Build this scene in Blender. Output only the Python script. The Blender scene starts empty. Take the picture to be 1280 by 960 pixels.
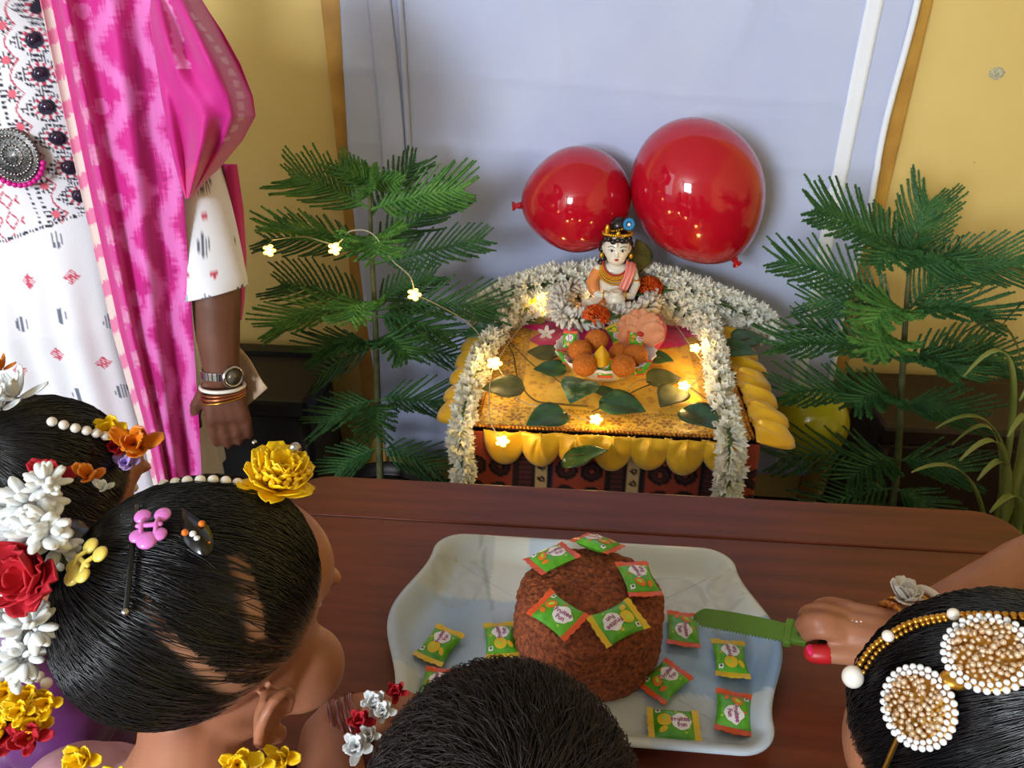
import bpy, bmesh, math, random
import numpy as np
from mathutils import Vector, Matrix, noise, Quaternion

random.seed(7); np.random.seed(7)
PI = math.pi
sc = bpy.context.scene
C = sc.collection

# ------------------------------------------------------------------ camera
CAM = Vector((0, 0, 1.30)); PITCH = math.radians(28.4); YAW = math.radians(5.2); FPX = 961.0
cd = bpy.data.cameras.new('camera'); cam = bpy.data.objects.new('camera', cd); C.objects.link(cam)
cd.sensor_width = 36; cd.lens = 36*FPX/1280; cd.clip_start = .02
cam.location = CAM; cam.rotation_euler = (PI/2-PITCH, 0, YAW); sc.camera = cam

# ------------------------------------------------------------------ world, lights, exposure
w = bpy.data.worlds.new('world'); sc.world = w; w.use_nodes = True
w.node_tree.nodes['Background'].inputs[0].default_value = (.62, .75, 1, 1)
w.node_tree.nodes['Background'].inputs[1].default_value = .5
def area(name, loc, target, sx, sy, power, col):
    l = bpy.data.lights.new(name, 'AREA'); l.shape = 'RECTANGLE'; l.size = sx; l.size_y = sy; l.energy = power; l.color = col
    o = bpy.data.objects.new(name, l); C.objects.link(o); o.location = loc
    o.rotation_euler = (Vector(target)-Vector(loc)).to_track_quat('-Z', 'Y').to_euler()
    return o
# daylight entering through the window in the rear wall and the doorway in the left wall
area('window_daylight', (-1.7, -3.55, 2.0), (0.0, 1.6, .85), 1.0, 1.15, 178, (.82, .91, 1))
area('doorway_daylight', (-2.35, -.35, 1.45), (0, 1.2, .9), .9, 1.7, 10, (.82, .91, 1))
sc.view_settings.view_transform = 'Standard'; sc.view_settings.look = 'None'
sc.view_settings.gamma = 1; sc.view_settings.use_curve_mapping = False
sc.view_settings.exposure = 0.2

# ------------------------------------------------------------------ helpers
def ray(u, v):
    x = (u-640)/FPX; y = (v-480)/FPX
    F = math.cos(PITCH)-y*math.sin(PITCH); D = math.sin(PITCH)+y*math.cos(PITCH)
    return Vector((x*math.cos(YAW)-F*math.sin(YAW), x*math.sin(YAW)+F*math.cos(YAW), -D))
def P(u, v, z=None, y=None, d=None):
    r = ray(u, v)
    t = (z-CAM.z)/r.z if z is not None else (y/r.y if y is not None else d)
    return CAM + r*t
def S(*a):
    if isinstance(a[0], str):
        h = a[0].lstrip('#'); a = [int(h[i:i+2], 16) for i in (0, 2, 4)]
    return tuple(((c/255)/12.92 if c/255 <= .04045 else ((c/255+.055)/1.055)**2.4) for c in a)
def mix(a, b, t): return tuple(a[i]+(b[i]-a[i])*t for i in range(3))
def lerp(a, b, t): return a+(b-a)*t
def clamp(x, a=0., b=1.): return max(a, min(b, x))
def sstep(a, b, x):
    t = clamp((x-a)/(b-a)); return t*t*(3-2*t)

def mat(name, col=(.8, .8, .8), rough=.5, metal=0, col2=None, scale=20, detail=4, bump=0, bscale=None, attr=False, sss=0, trans=0,
        emit=None, estr=0, coat=0, sheen=0, spec=.5, stretch=None, ior=1.45, wave=None, alpha=1, lo=.35, hi=.65, through=0):
    m = bpy.data.materials.new(name); m.use_nodes = True; nt = m.node_tree; b = nt.nodes['Principled BSDF']; L = nt.links
    def I(n, v): b.inputs[n].default_value = v
    I('Roughness', rough); I('Metallic', metal); I('Base Color', (*col, 1)); I('IOR', ior)
    I('Subsurface Weight', sss); I('Transmission Weight', trans); I('Coat Weight', coat); I('Coat Roughness', .08)
    I('Sheen Weight', sheen); I('Specular IOR Level', spec); I('Alpha', alpha)
    if sss: I('Subsurface Radius', (.012, .005, .003)); I('Subsurface Scale', 1.0)
    if emit: I('Emission Color', (*emit, 1)); I('Emission Strength', estr)
    tc = nt.nodes.new('ShaderNodeTexCoord'); src = tc.outputs['Object']
    if stretch:
        mp = nt.nodes.new('ShaderNodeMapping'); mp.inputs['Scale'].default_value = stretch; L.new(src, mp.inputs[0]); src = mp.outputs[0]
    colout = None
    if attr:
        a = nt.nodes.new('ShaderNodeAttribute'); a.attribute_name = 'Col'; colout = a.outputs['Color']
    if col2 is not None:
        if wave:
            n = nt.nodes.new('ShaderNodeTexWave'); n.inputs['Scale'].default_value = scale; n.inputs['Distortion'].default_value = wave
            n.inputs['Detail'].default_value = 3; n.inputs['Detail Scale'].default_value = 1.5
            n.bands_direction = 'Y'
            fac = n.outputs['Fac']
        else:
            n = nt.nodes.new('ShaderNodeTexNoise'); n.inputs['Scale'].default_value = scale; n.inputs['Detail'].default_value = detail
            fac = n.outputs['Fac']
        L.new(src, n.inputs['Vector'])
        r = nt.nodes.new('ShaderNodeMapRange'); r.inputs[1].default_value = lo; r.inputs[2].default_value = hi; L.new(fac, r.inputs[0])
        mx = nt.nodes.new('ShaderNodeMix'); mx.data_type = 'RGBA'; L.new(r.outputs[0], mx.inputs[0])
        if colout:
            mx.blend_type = 'MULTIPLY'; L.new(colout, mx.inputs[6]); mx.inputs[7].default_value = (*col2, 1)
        else:
            mx.inputs[6].default_value = (*col, 1); mx.inputs[7].default_value = (*col2, 1)
        colout = mx.outputs[2]
    if colout: L.new(colout, b.inputs['Base Color'])
    if bump:
        n2 = nt.nodes.new('ShaderNodeTexNoise'); n2.inputs['Scale'].default_value = bscale or scale; n2.inputs['Detail'].default_value = 5
        L.new(src, n2.inputs['Vector'])
        bp = nt.nodes.new('ShaderNodeBump'); bp.inputs['Strength'].default_value = bump; bp.inputs['Distance'].default_value = .004
        L.new(n2.outputs['Fac'], bp.inputs['Height']); L.new(bp.outputs[0], b.inputs['Normal'])
    if through:   # light passing through thin cloth or leaf
        tr = nt.nodes.new('ShaderNodeBsdfTranslucent'); ms = nt.nodes.new('ShaderNodeMixShader'); ms.inputs[0].default_value = through
        if colout: L.new(colout, tr.inputs[0])
        else: tr.inputs[0].default_value = (*col, 1)
        out = nt.nodes['Material Output']; L.new(b.outputs[0], ms.inputs[1]); L.new(tr.outputs[0], ms.inputs[2]); L.new(ms.outputs[0], out.inputs[0])
    return m

class MB:
    def __init__(s): s.v = []; s.f = []; s.c = None
    def add(s, vs, fs):
        o = len(s.v); s.v += [tuple(p) for p in vs]; s.f += [tuple(i+o for i in f) for f in fs]; return s
    def box(s, c, d, M=None):
        vs = [Vector((x*d[0]/2, y*d[1]/2, z*d[2]/2)) for x in (-1, 1) for y in (-1, 1) for z in (-1, 1)]
        if M: vs = [M @ p for p in vs]
        return s.add([p+Vector(c) for p in vs], [(0, 1, 3, 2), (4, 6, 7, 5), (0, 4, 5, 1), (2, 3, 7, 6), (0, 2, 6, 4), (1, 5, 7, 3)])
    def ell(s, c, r, M=None, nu=16, nv=10, fn=None):
        if not hasattr(r, '__len__'): r = (r, r, r)
        c = Vector(c); vs = []; fs = []
        def pt(d):
            k = fn(d) if fn else 1
            p = Vector((d.x*r[0]*k, d.y*r[1]*k, d.z*r[2]*k))
            return (M @ p if M else p)+c
        vs.append(pt(Vector((0, 0, 1))))
        for j in range(1, nv):
            th = PI*j/nv
            for i in range(nu):
                a = 2*PI*i/nu; vs.append(pt(Vector((math.sin(th)*math.cos(a), math.sin(th)*math.sin(a), math.cos(th)))))
        vs.append(pt(Vector((0, 0, -1))))
        for i in range(nu):
            fs.append((0, 1+i, 1+(i+1) % nu))
            for j in range(nv-2):
                a = 1+j*nu; fs.append((a+i, a+nu+i, a+nu+(i+1) % nu, a+(i+1) % nu))
            a = 1+(nv-2)*nu; fs.append((a+i, len(vs)-1, a+(i+1) % nu))
        return s.add(vs, fs)
    def lathe(s, prof, n=24, c=(0, 0, 0), M=None, closed=False, fn=None):
        c = Vector(c); vs = []; fs = []
        for j, (r, z) in enumerate(prof):
            for i in range(n):
                a = 2*PI*i/n; k = fn(a, j) if fn else 1
                p = Vector((r*k*math.cos(a), r*k*math.sin(a), z)); vs.append((M @ p if M else p)+c)
        m = len(prof)
        for j in range(m if closed else m-1):
            j2 = (j+1) % m
            for i in range(n):
                fs.append((j*n+i, j*n+(i+1) % n, j2*n+(i+1) % n, j2*n+i))
        if not closed:
            if prof[0][0] > 1e-6: fs.append(tuple(range(n-1, -1, -1)))
            if prof[-1][0] > 1e-6: fs.append(tuple((m-1)*n+i for i in range(n)))
        return s.add(vs, fs)
    def tube(s, pts, rad, n=8, caps=True, rnd=False, flat=None):
        pts = [Vector(p) for p in pts]; m = len(pts)
        if not hasattr(rad, '__len__'): rad = [rad]*m
        rad = list(rad)
        if rnd:   # hemispherical ends
            a, b = pts[0], pts[-1]; t0 = (pts[0]-pts[1]).normalized(); t1 = (pts[-1]-pts[-2]).normalized(); r0, r1 = rad[0], rad[-1]
            A = [(a+t0*r0*math.sin(q), r0*math.cos(q)) for q in (1.45, 1.1, .6)]; B = [(b+t1*r1*math.sin(q), r1*math.cos(q)) for q in (.6, 1.1, 1.45)]
            pts = [q[0] for q in A]+pts+[q[0] for q in B]; rad = [q[1] for q in A]+rad+[q[1] for q in B]; m = len(pts)
        vs = []; fs = []; nrm = None
        for i in range(m):
            t = (pts[min(i+1, m-1)]-pts[max(i-1, 0)])
            t = t.normalized() if t.length > 1e-9 else Vector((0, 0, 1))
            if nrm is None:
                nrm = t.orthogonal().normalized() if abs(t.z) > .98 else t.cross(Vector((0, 0, 1))).normalized()
            else:
                nrm = nrm-t*nrm.dot(t); nrm = nrm.normalized() if nrm.length > 1e-9 else t.orthogonal().normalized()
            bn = t.cross(nrm)
            for k in range(n):
                a = 2*PI*k/n; fl = flat or 1
                vs.append(pts[i]+nrm*rad[i]*math.cos(a)+bn*rad[i]*fl*math.sin(a))
        for i in range(m-1):
            for k in range(n):
                fs.append((i*n+k, i*n+(k+1) % n, (i+1)*n+(k+1) % n, (i+1)*n+k))
        if caps: fs += [tuple(range(n-1, -1, -1)), tuple((m-1)*n+k for k in range(n))]
        return s.add(vs, fs)
    def grid(s, fn, nu, nv, wrap=False):
        vs = []; fs = []; cols = nu if wrap else nu+1
        for j in range(nv+1):
            for i in range(cols): vs.append(fn(i/nu, j/nv))
        for j in range(nv):
            for i in range(nu):
                a = j*cols+i; b = j*cols+(i+1) % cols; fs.append((a, b, b+cols, a+cols))
        return s.add(vs, fs)
    def prism(s, poly, z0, z1):
        n = len(poly)
        vs = [(p[0], p[1], z0) for p in poly]+[(p[0], p[1], z1) for p in poly]
        fs = [tuple(range(n-1, -1, -1)), tuple(range(n, 2*n))]+[(i, (i+1) % n, n+(i+1) % n, n+i) for i in range(n)]
        return s.add(vs, fs)

def top(o):
    while o.parent: o = o.parent
    return o
def obj(name, mb, m, parent=None, smooth=True, solid=0, bevel=0, kind=None, subdiv=0, recalc=False):
    vs = mb.v if isinstance(mb, MB) else mb[0]; fs = mb.f if isinstance(mb, MB) else mb[1]
    off = top(parent).location if parent else None
    if off is None:
        a = np.array(vs, dtype=float); lo = a.min(0); hi = a.max(0); off = Vector(((lo[0]+hi[0])/2, (lo[1]+hi[1])/2, lo[2]))
    me = bpy.data.meshes.new(name)
    me.from_pydata((np.array(vs, dtype=float)-np.array(off)).tolist(), [], fs)
    if recalc:
        bm = bmesh.new(); bm.from_mesh(me); bmesh.ops.recalc_face_normals(bm, faces=bm.faces); bm.to_mesh(me); bm.free()
    if smooth: me.polygons.foreach_set('use_smooth', [True]*len(me.polygons))
    me.update()
    if isinstance(mb, MB) and mb.c is not None:
        at = me.color_attributes.new('Col', 'FLOAT_COLOR', 'POINT')
        a = np.ones((len(vs), 4), dtype=np.float32); a[:, :3] = np.array(mb.c, dtype=np.float32); at.data.foreach_set('color', a.ravel())
    o = bpy.data.objects.new(name, me); C.objects.link(o)
    for q in (m if isinstance(m, (list, tuple)) else [m]): me.materials.append(q)
    if parent: o.parent = parent
    else: o.location = off
    if bevel:
        b = o.modifiers.new('bevel', 'BEVEL'); b.width = bevel; b.segments = 2; b.limit_method = 'ANGLE'
    if solid:
        b = o.modifiers.new('solid', 'SOLIDIFY'); b.thickness = solid; b.offset = 0
    if subdiv:
        b = o.modifiers.new('sub', 'SUBSURF'); b.levels = subdiv; b.render_levels = subdiv
    if kind: o['kind'] = kind
    return o
def tag(o, label, cat=None, group=None):
    o['label'] = label
    if cat: o['category'] = cat
    if group: o['group'] = group
    return o
def thing(name, label, cat, loc=(0, 0, 0), group=None):
    o = bpy.data.objects.new(name, None); C.objects.link(o); o.location = loc; o.empty_display_size = .02
    return tag(o, label, cat, group)
def struct(o): o['kind'] = 'structure'; return o
def copy_tree(o, parent=None):
    c = o.copy(); C.objects.link(c)
    if parent: c.parent = parent
    for ch in [q for q in o.children]: copy_tree(ch, c)
    return c
def evaluated(mb, voxel, smooth=6):
    """one continuous skin out of overlapping closed pieces"""
    me = bpy.data.meshes.new('tmp'); me.from_pydata(mb.v, [], mb.f)
    bm = bmesh.new(); bm.from_mesh(me); bmesh.ops.recalc_face_normals(bm, faces=bm.faces); bm.to_mesh(me); bm.free()
    o = bpy.data.objects.new('tmp', me); C.objects.link(o)
    r = o.modifiers.new('r', 'REMESH'); r.mode = 'VOXEL'; r.voxel_size = voxel
    q = o.modifiers.new('s', 'SMOOTH'); q.factor = .5; q.iterations = smooth
    dg = bpy.context.evaluated_depsgraph_get(); dg.update()
    m2 = bpy.data.meshes.new_from_object(o.evaluated_get(dg))
    n = len(m2.vertices); a = np.empty(n*3); m2.vertices.foreach_get('co', a)
    fs = [tuple(p.vertices) for p in m2.polygons]
    bpy.data.objects.remove(o); bpy.data.meshes.remove(me); bpy.data.meshes.remove(m2)
    out = MB(); out.v = a.reshape(-1, 3).tolist(); out.f = fs
    return out
def bez(a, b, c, n):
    a, b, c = Vector(a), Vector(b), Vector(c)
    return [a*(1-t)**2+b*2*t*(1-t)+c*t*t for t in [i/n for i in range(n+1)]]
def cat(pts, n=8):
    pts = [Vector(p) for p in pts]; q = [pts[0]*2-pts[1]]+pts+[pts[-1]*2-pts[-2]]; out = []
    for i in range(1, len(q)-2):
        for k in range(n):
            t = k/n; p0, p1, p2, p3 = q[i-1:i+3]
            out.append(.5*((2*p1)+(p2-p0)*t+(2*p0-5*p1+4*p2-p3)*t*t+(3*p1-p0-3*p2+p3)*t*t*t))
    return out+[pts[-1]]
def frame_to(d, up=(0, 0, 1)):
    """matrix whose local z points along d"""
    z = Vector(d).normalized(); u = Vector(up); x = u.cross(z)
    if x.length < 1e-4: x = Vector((1, 0, 0)).cross(z)
    x.normalize(); y = z.cross(x)
    return Matrix((x, y, z)).transposed()
def text_mesh(txt, size):
    cu = bpy.data.curves.new('t', 'FONT'); cu.body = txt; cu.size = size; cu.align_x = 'CENTER'; cu.align_y = 'CENTER'; cu.resolution_u = 2
    cu.offset = size*.02
    o = bpy.data.objects.new('t', cu); C.objects.link(o); dg = bpy.context.evaluated_depsgraph_get(); dg.update()
    me = bpy.data.meshes.new_from_object(o.evaluated_get(dg))
    vs = [tuple(v.co) for v in me.vertices]; fs = [tuple(p.vertices) for p in me.polygons]
    bpy.data.objects.remove(o); bpy.data.meshes.remove(me)
    return vs, fs
def fbm(x, y, z=0, s=1): return noise.fractal(Vector((x*s, y*s, z*s)), 1, 2, 3)
# ================================================================== SETTING
WALL_Y = 1.80
M_yellow = mat('mustard_paint', S(226, 198, 124), .62, col2=S(218, 188, 112), scale=3, bump=.08, bscale=60)
M_ceil = mat('ceiling_white', S(225, 222, 214), .8, col2=S(215, 212, 204), scale=4)
M_floor = mat('cement_floor', S(70, 42, 34), .5, col2=S(54, 32, 27), scale=5, bump=.05)
M_jamb = mat('jamb_paint', S(206, 158, 66), .5, col2=S(170, 120, 50), scale=9)
M_plaster = mat('bare_plaster', S(205, 196, 165), .85, col2=S(150, 145, 118), scale=220, bump=.3)
X0, X1, Y0, H = -2.4, 1.75, -3.6, 2.75
wb = struct(obj('wall_back', MB().box(((X0+X1)/2, WALL_Y+.06, H/2), (X1-X0+.24, .12, H)), M_yellow, smooth=False))
struct(obj('wall_right', MB().box((X1+.06, (Y0+WALL_Y)/2, H/2), (.12, WALL_Y-Y0, H)), M_yellow, smooth=False))
dy0, dy1 = -.85, .15   # doorway in the left wall
lw = MB().box((X0-.06, (Y0+dy0)/2, H/2), (.12, dy0-Y0, H)).box((X0-.06, (dy1+WALL_Y)/2, H/2), (.12, WALL_Y-dy1, H)).box((X0-.06, (dy0+dy1)/2, (2.3+H)/2), (.12, dy1-dy0, H-2.3))
M_cream = mat('pale_cream_paint', S(222, 216, 206), .7, col2=S(214, 208, 196), scale=3)
struct(obj('wall_left', lw, M_cream, smooth=False))
wx0, wx1, wz0, wz1 = -2.25, -1.15, 1.4, 2.6   # window in the rear wall
fw = MB().box(((X0+wx0)/2, Y0-.06, H/2), (wx0-X0, .12, H)).box(((X1+wx1)/2, Y0-.06, H/2), (X1-wx1, .12, H))
fw.box(((wx0+wx1)/2, Y0-.06, wz0/2), (wx1-wx0, .12, wz0)).box(((wx0+wx1)/2, Y0-.06, (wz1+H)/2), (wx1-wx0, .12, H-wz1))
struct(obj('wall_front', fw, M_cream, smooth=False))
struct(obj('floor', MB().box(((X0+X1)/2, (Y0+WALL_Y)/2, -.03), (X1-X0+.24, WALL_Y-Y0+.24, .06)), M_floor, smooth=False))
struct(obj('ceiling', MB().box(((X0+X1)/2, (Y0+WALL_Y)/2, H+.04), (X1-X0+.24, WALL_Y-Y0+.24, .08)), M_ceil, smooth=False))
# painted jambs of the covered doorway behind the sheet
for i, x in enumerate((-.545, .655)):
    struct(obj('trim_%d' % (i+1), MB().box((x, WALL_Y-.012, 1.1), (.05, .024, 2.2)), M_jamb, smooth=False, bevel=.004))
struct(obj('trim_3', MB().box((.055, WALL_Y-.012, 2.225), (1.25, .024, .05)), M_jamb, smooth=False, bevel=.004))
# chipped plaster spots on the yellow wall
for (u, v, r) in ((1246, 92, .016), (1128, 148, .003), (1218, 203, .002), (1148, 60, .003)):
    c = P(u, v, y=WALL_Y-.001); mb = MB(); n = 14
    pts = [(c.x+r*math.cos(2*PI*k/n+.6)*(1.05+.35*noise.noise(Vector((k*1.7, u, 0))))*1.0, c.y, c.z+r*math.sin(2*PI*k/n+.6)*(.8+.4*noise.noise(Vector((k*2.3, u, 3))))) for k in range(n)]
    mb.add([(c.x, c.y-.0015, c.z)]+pts, [(0, k+1, (k+1) % n+1) for k in range(n)])
    obj('plaster_chip', mb, M_plaster, wb, smooth=False)

# ------------------------------------------------------------------ hanging sheet
M_sheet = mat('white_cotton_sheet', S(208, 217, 246), .85, col2=S(200, 209, 242), scale=4, bump=.1, bscale=500, through=.15)
M_hem = mat('white_cotton_hem', S(238, 242, 252), .85, bump=.1, bscale=500)
xl, xr = -.522, .640
def sheet_y(x, z):
    d = .004*math.sin(x*9+1.3*z)+.006*noise.noise(Vector((x*2.2, z*1.6, 0)))+.004*noise.noise(Vector((x*6, z*3, 4)))
    for zc, sl in ((1.075, -.05), (.93, -.03), (.55, -.02)):      # creases where the sheet was folded
        d += .0035*math.exp(-((z-zc-sl*(x-.1)+.006*math.sin(x*5))/.007)**2)
    d += .006*math.exp(-((x+.05+.12*(z-1.1))/.012)**2)*sstep(.8, 1.2, z)*.4
    d += .010*math.exp(-((x-.30-.25*(z-1.15))/.02)**2)*sstep(1.0, 1.3, z)*.35
    return WALL_Y-.040-d
sheet = thing('backdrop_sheet', 'thin white cotton sheet hung as a backdrop on the yellow wall', 'sheet', (.06, WALL_Y-.04, .10))
mb = MB().grid(lambda u, v: (lerp(xl+.016*math.sin(v*7)*(1-u), xr, u), sheet_y(lerp(xl, xr, u), lerp(2.2, .10, v)), lerp(2.2, .10, v)), 120, 200)
obj('cloth', mb, M_sheet, sheet, solid=.001)
mb = MB().grid(lambda u, v: (lerp(.545, .578, u), sheet_y(lerp(.545, .578, u), lerp(2.2, .12, v))-.003, lerp(2.2, .12, v)), 4, 120)
obj('hem_band', mb, M_hem, sheet, solid=.001)
mb = MB().grid(lambda u, v: (lerp(.630, .644, u)+.004*math.sin(v*30), sheet_y(.636, lerp(2.2, .12, v))-.003-.004*math.sin(PI*u), lerp(2.2, .12, v)), 4, 120)
obj('selvedge', mb, M_hem, sheet, solid=.001)
mb = MB().grid(lambda u, v: (lerp(lerp(-.468, -.435, u), lerp(-.462, -.405, u), v)+.004*math.sin(v*9), sheet_y(-.44, lerp(2.2, .82, v))-.004-.006*math.sin(PI*u)*(.4+.6*v), lerp(2.2, .82, v)), 10, 100)
obj('gathered_fold', mb, M_sheet, sheet, solid=.001)
mb = MB().grid(lambda u, v: (lerp(-.402, -.388, u), sheet_y(-.40, lerp(2.2, .72, v))-.003-.008*math.sin(PI*u), lerp(2.2, .72, v)), 6, 100)
obj('gathered_fold', mb, M_sheet, sheet, solid=.001)

# ------------------------------------------------------------------ dark chairs by the wall
def dark_chair(label, x, y, wd, zt, m, rot=0):
    t = thing('chair', label, 'chair', (x, y, 0), 'dark chairs by the wall')
    R = Matrix.Rotation(rot, 3, 'Z')
    def W(p): q = R @ Vector(p); return (q.x+x, q.y+y, q.z)
    n = 24; out = []
    poly = []
    for k in range(n+1):                                    # rounded upper corners
        a = PI*k/n; cx = wd/2-.04 if a < PI/2 else -(wd/2-.04); poly.append((cx+.04*math.cos(a), zt-.04+.04*math.sin(a)))
    poly = [(wd/2, .42)]+poly+[(-wd/2, .42)]
    mb = MB(); N = len(poly)
    mb.add([W((p[0], .16-.0, p[1])) for p in poly]+[W((p[0], .20, p[1])) for p in poly],
           [tuple(range(N)), tuple(range(2*N-1, N-1, -1))]+[(i, N+i, N+(i+1) % N, (i+1) % N) for i in range(N)])
    obj('backrest', mb, m, t, smooth=False, bevel=.006)
    mb = MB().box((0, .05, .40), (wd, .24, .05)); mb.v = [W(p) for p in mb.v]; obj('seat', mb, m, t, smooth=False, bevel=.01)
    mb = MB().box((0, .06, .20), (wd-.02, .20, .33)); mb.v = [W(p) for p in mb.v]; obj('seat_base', mb, m, t, smooth=False, bevel=.01)
    for sx in (-1, 1):
        for sy in (-1, 1):
            mb = MB().tube([(sx*(wd/2-.03), .06+sy*.09, .38), (sx*(wd/2-.01), .06+sy*.11, 0)], .014, 8); mb.v = [W(p) for p in mb.v]; obj('leg', mb, m, t)
    return t
M_black = mat('black_plastic', S(16, 14, 14), .5, col2=S(24, 20, 19), scale=8)
M_maroon = mat('dark_maroon_plastic', S(42, 20, 17), .45, col2=S(30, 14, 12), scale=8)
c = P(360, 440, y=1.71); dark_chair('black chair with a rounded back behind the woman, beside the sheet', c.x-.08, 1.55, .40, c.z, M_black)
c = P(1150, 478, y=1.72); dark_chair('dark maroon chair under the yellow wall behind a fern pine', c.x+.06, 1.56, .44, c.z, M_maroon)
# ================================================================== WRAPPED SWEETS (used on cake, tray and in the bowl)
M_green = mat('candy_foil_green', S(70, 150, 30), .28, col2=S(96, 178, 44), scale=90, coat=.4)
M_oend = mat('candy_end_orange', S(224, 84, 36), .35, coat=.3)
M_yend = mat('candy_end_yellow', S(226, 186, 40), .35, coat=.3)
M_white = mat('print_white', S(238, 234, 238), .4)
M_purple = mat('print_purple', S(150, 30, 110), .4)
M_ofruit = mat('print_orange_fruit', S(228, 118, 34), .4)
M_yfruit = mat('print_yellow_fruit', S(226, 190, 46), .4)
M_lime = mat('print_lime_highlight', S(176, 214, 70), .4)
M_dot = mat('print_dark_green', S(18, 60, 26), .4)
BL, BW, BT = .031, .0265, .0095
def cz(x, y):
    a = max(0, 1-abs(2*x/BL)**3.0); b = max(0, 1-abs(2*y/BW)**3.2)
    return BT/2*(a**.6)*(b**.55)+.0004*noise.noise(Vector((x*260, y*260, 1)))*a*b
def cw(x): return 1+.10*(abs(2*x/BL)**3)-.03
def flat_print(mb, poly, c, h=.0004, rot=0):
    # a patch of print laid on the puffed face
    n = len(poly); vs = []
    ca, sa = math.cos(rot), math.sin(rot)
    rings = (0, .5, 1)
    for r in rings[1:]:
        for p in poly:
            x, y = p[0]*r, p[1]*r; X, Y = c[0]+x*ca-y*sa, c[1]+x*sa+y*ca; vs.append((X, Y*cw(X), cz(X, Y)+h))
    vs.append((c[0], c[1], cz(*c)+h)); fs = [(2*n, k, (k+1) % n) for k in range(n)]+[(k, n+k, n+(k+1) % n, (k+1) % n) for k in range(n)]
    mb.add(vs, fs)
def make_candy(kind):
    t = thing('wrapped_candy', 'green candy wrapper', 'candy')
    mb = MB(); nx, ny = 18, 14
    for sgn in (1, -1):
        o = len(mb.v)
        mb.grid(lambda u, v: ((u-.5)*BL, (v-.5)*BW*cw((u-.5)*BL), sgn*cz((u-.5)*BL, (v-.5)*BW)), nx, ny)
        if sgn < 0: mb.f = [f if min(f) < o else tuple(reversed(f)) for f in mb.f]
    obj('wrapper', mb, M_green, t)
    me = M_oend if kind == 'orange' else M_yend
    for s in (-1, 1):
        n = 9; w = BW*cw(BL/2); x0 = s*(BL/2-.0008); x1 = s*(BL/2+.0042)
        bot = [(x0, w*(k/n-.5), 0) for k in range(n+1)]; zg = [(x1+s*(.0009 if k % 2 else 0), w*1.03*(k/n-.5), .0006*math.sin(k)) for k in range(n+1)]
        mb = MB().add(bot+zg, [(k, k+1, n+2+k, n+1+k) for k in range(n)]); obj('end_seal', mb, me, t, solid=.0006, smooth=False)
    mb = MB(); blob = [(.0082*math.cos(a)*(1+.12*math.sin(5*a)), .0074*math.sin(a)*(1+.10*math.cos(4*a))) for a in [2*PI*k/22 for k in range(22)]]
    flat_print(mb, blob, (.0052, 0)); obj('white_patch', mb, M_white, t)
    mb = MB()
    for txt, sz, dy in (('Fruitee', .0058, .0018), ('Fun', .0056, -.0034)):
        vs, fs = text_mesh(txt, sz); a = .18; ca, sa = math.cos(a), math.sin(a); vv = []
        for p in vs:
            x, y = p[0]*.9, p[1]+dy; X, Y = .0052+x*ca-y*sa, x*sa+y*ca; X = clamp(X, -.014, .0152); vv.append((X, Y*cw(X), cz(X, Y)+.0008))
        mb.add(vv, fs)
    obj('lettering', mb, M_purple, t, smooth=False)
    mf = M_ofruit if kind == 'orange' else M_yfruit; mb = MB()
    if kind == 'orange':
        flat_print(mb, [(.0050*math.cos(a), .0036*math.sin(a)) for a in [2*PI*k/16 for k in range(16)]], (-.0078, .0020), rot=.7)
        flat_print(mb, [(.0032*math.cos(a), .0020*math.sin(a)) for a in [2*PI*k/12 for k in range(12)]], (-.0100, -.0058), rot=-.3)
    else:
        ring = [(.0056*math.cos(a), .0056*math.sin(a)) for a in [2*PI*k/18 for k in range(18)]]
        flat_print(mb, ring, (-.0072, .0008)); flat_print(mb, [(.0036*math.cos(a), .0022*math.sin(a)) for a in [2*PI*k/12 for k in range(12)]], (-.0085, -.0075), rot=.5)
    flat_print(mb, [(.0013*math.cos(a), .0013*math.sin(a)) for a in [2*PI*k/8 for k in range(8)]], (.002, .0088)); obj('fruit_print', mb, mf, t)
    mb = MB(); flat_print(mb, [(.0026*math.cos(a), .0014*math.sin(a)) for a in [2*PI*k/12 for k in range(12)]], (-.0076, .0024), h=.0007, rot=.9)
    flat_print(mb, [(.001*math.cos(a), .001*math.sin(a)) for a in [2*PI*k/8 for k in range(8)]], (.0085, -.0092)); obj('highlight_print', mb, M_lime, t)
    q = .0019; mb = MB(); flat_print(mb, [(-q, -q), (q, -q), (q, q), (-q, q)], (-.0118, .0092), h=.0005); mk = obj('square_mark', mb, M_white, t, smooth=False)
    mb = MB(); flat_print(mb, [(.001*math.cos(a), .001*math.sin(a)) for a in [2*PI*k/8 for k in range(8)]], (-.0118, .0092), h=.0009); obj('dot', mb, M_dot, mk)
    return t
candy_proto = {}
def candy(kind, loc, rz, label, group, tilt=(0, 0), scale=1.0):
    if kind not in candy_proto: t = candy_proto[kind] = make_candy(kind)
    else: t = copy_tree(candy_proto[kind])
    t.location = loc; t.scale = (scale,)*3
    t.rotation_euler = (Matrix.Rotation(tilt[1], 4, 'Y') @ Matrix.Rotation(tilt[0], 4, 'X') @ Matrix.Rotation(rz, 4, 'Z')).to_euler()
    tag(t, label, 'candy', group); return t

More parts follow.
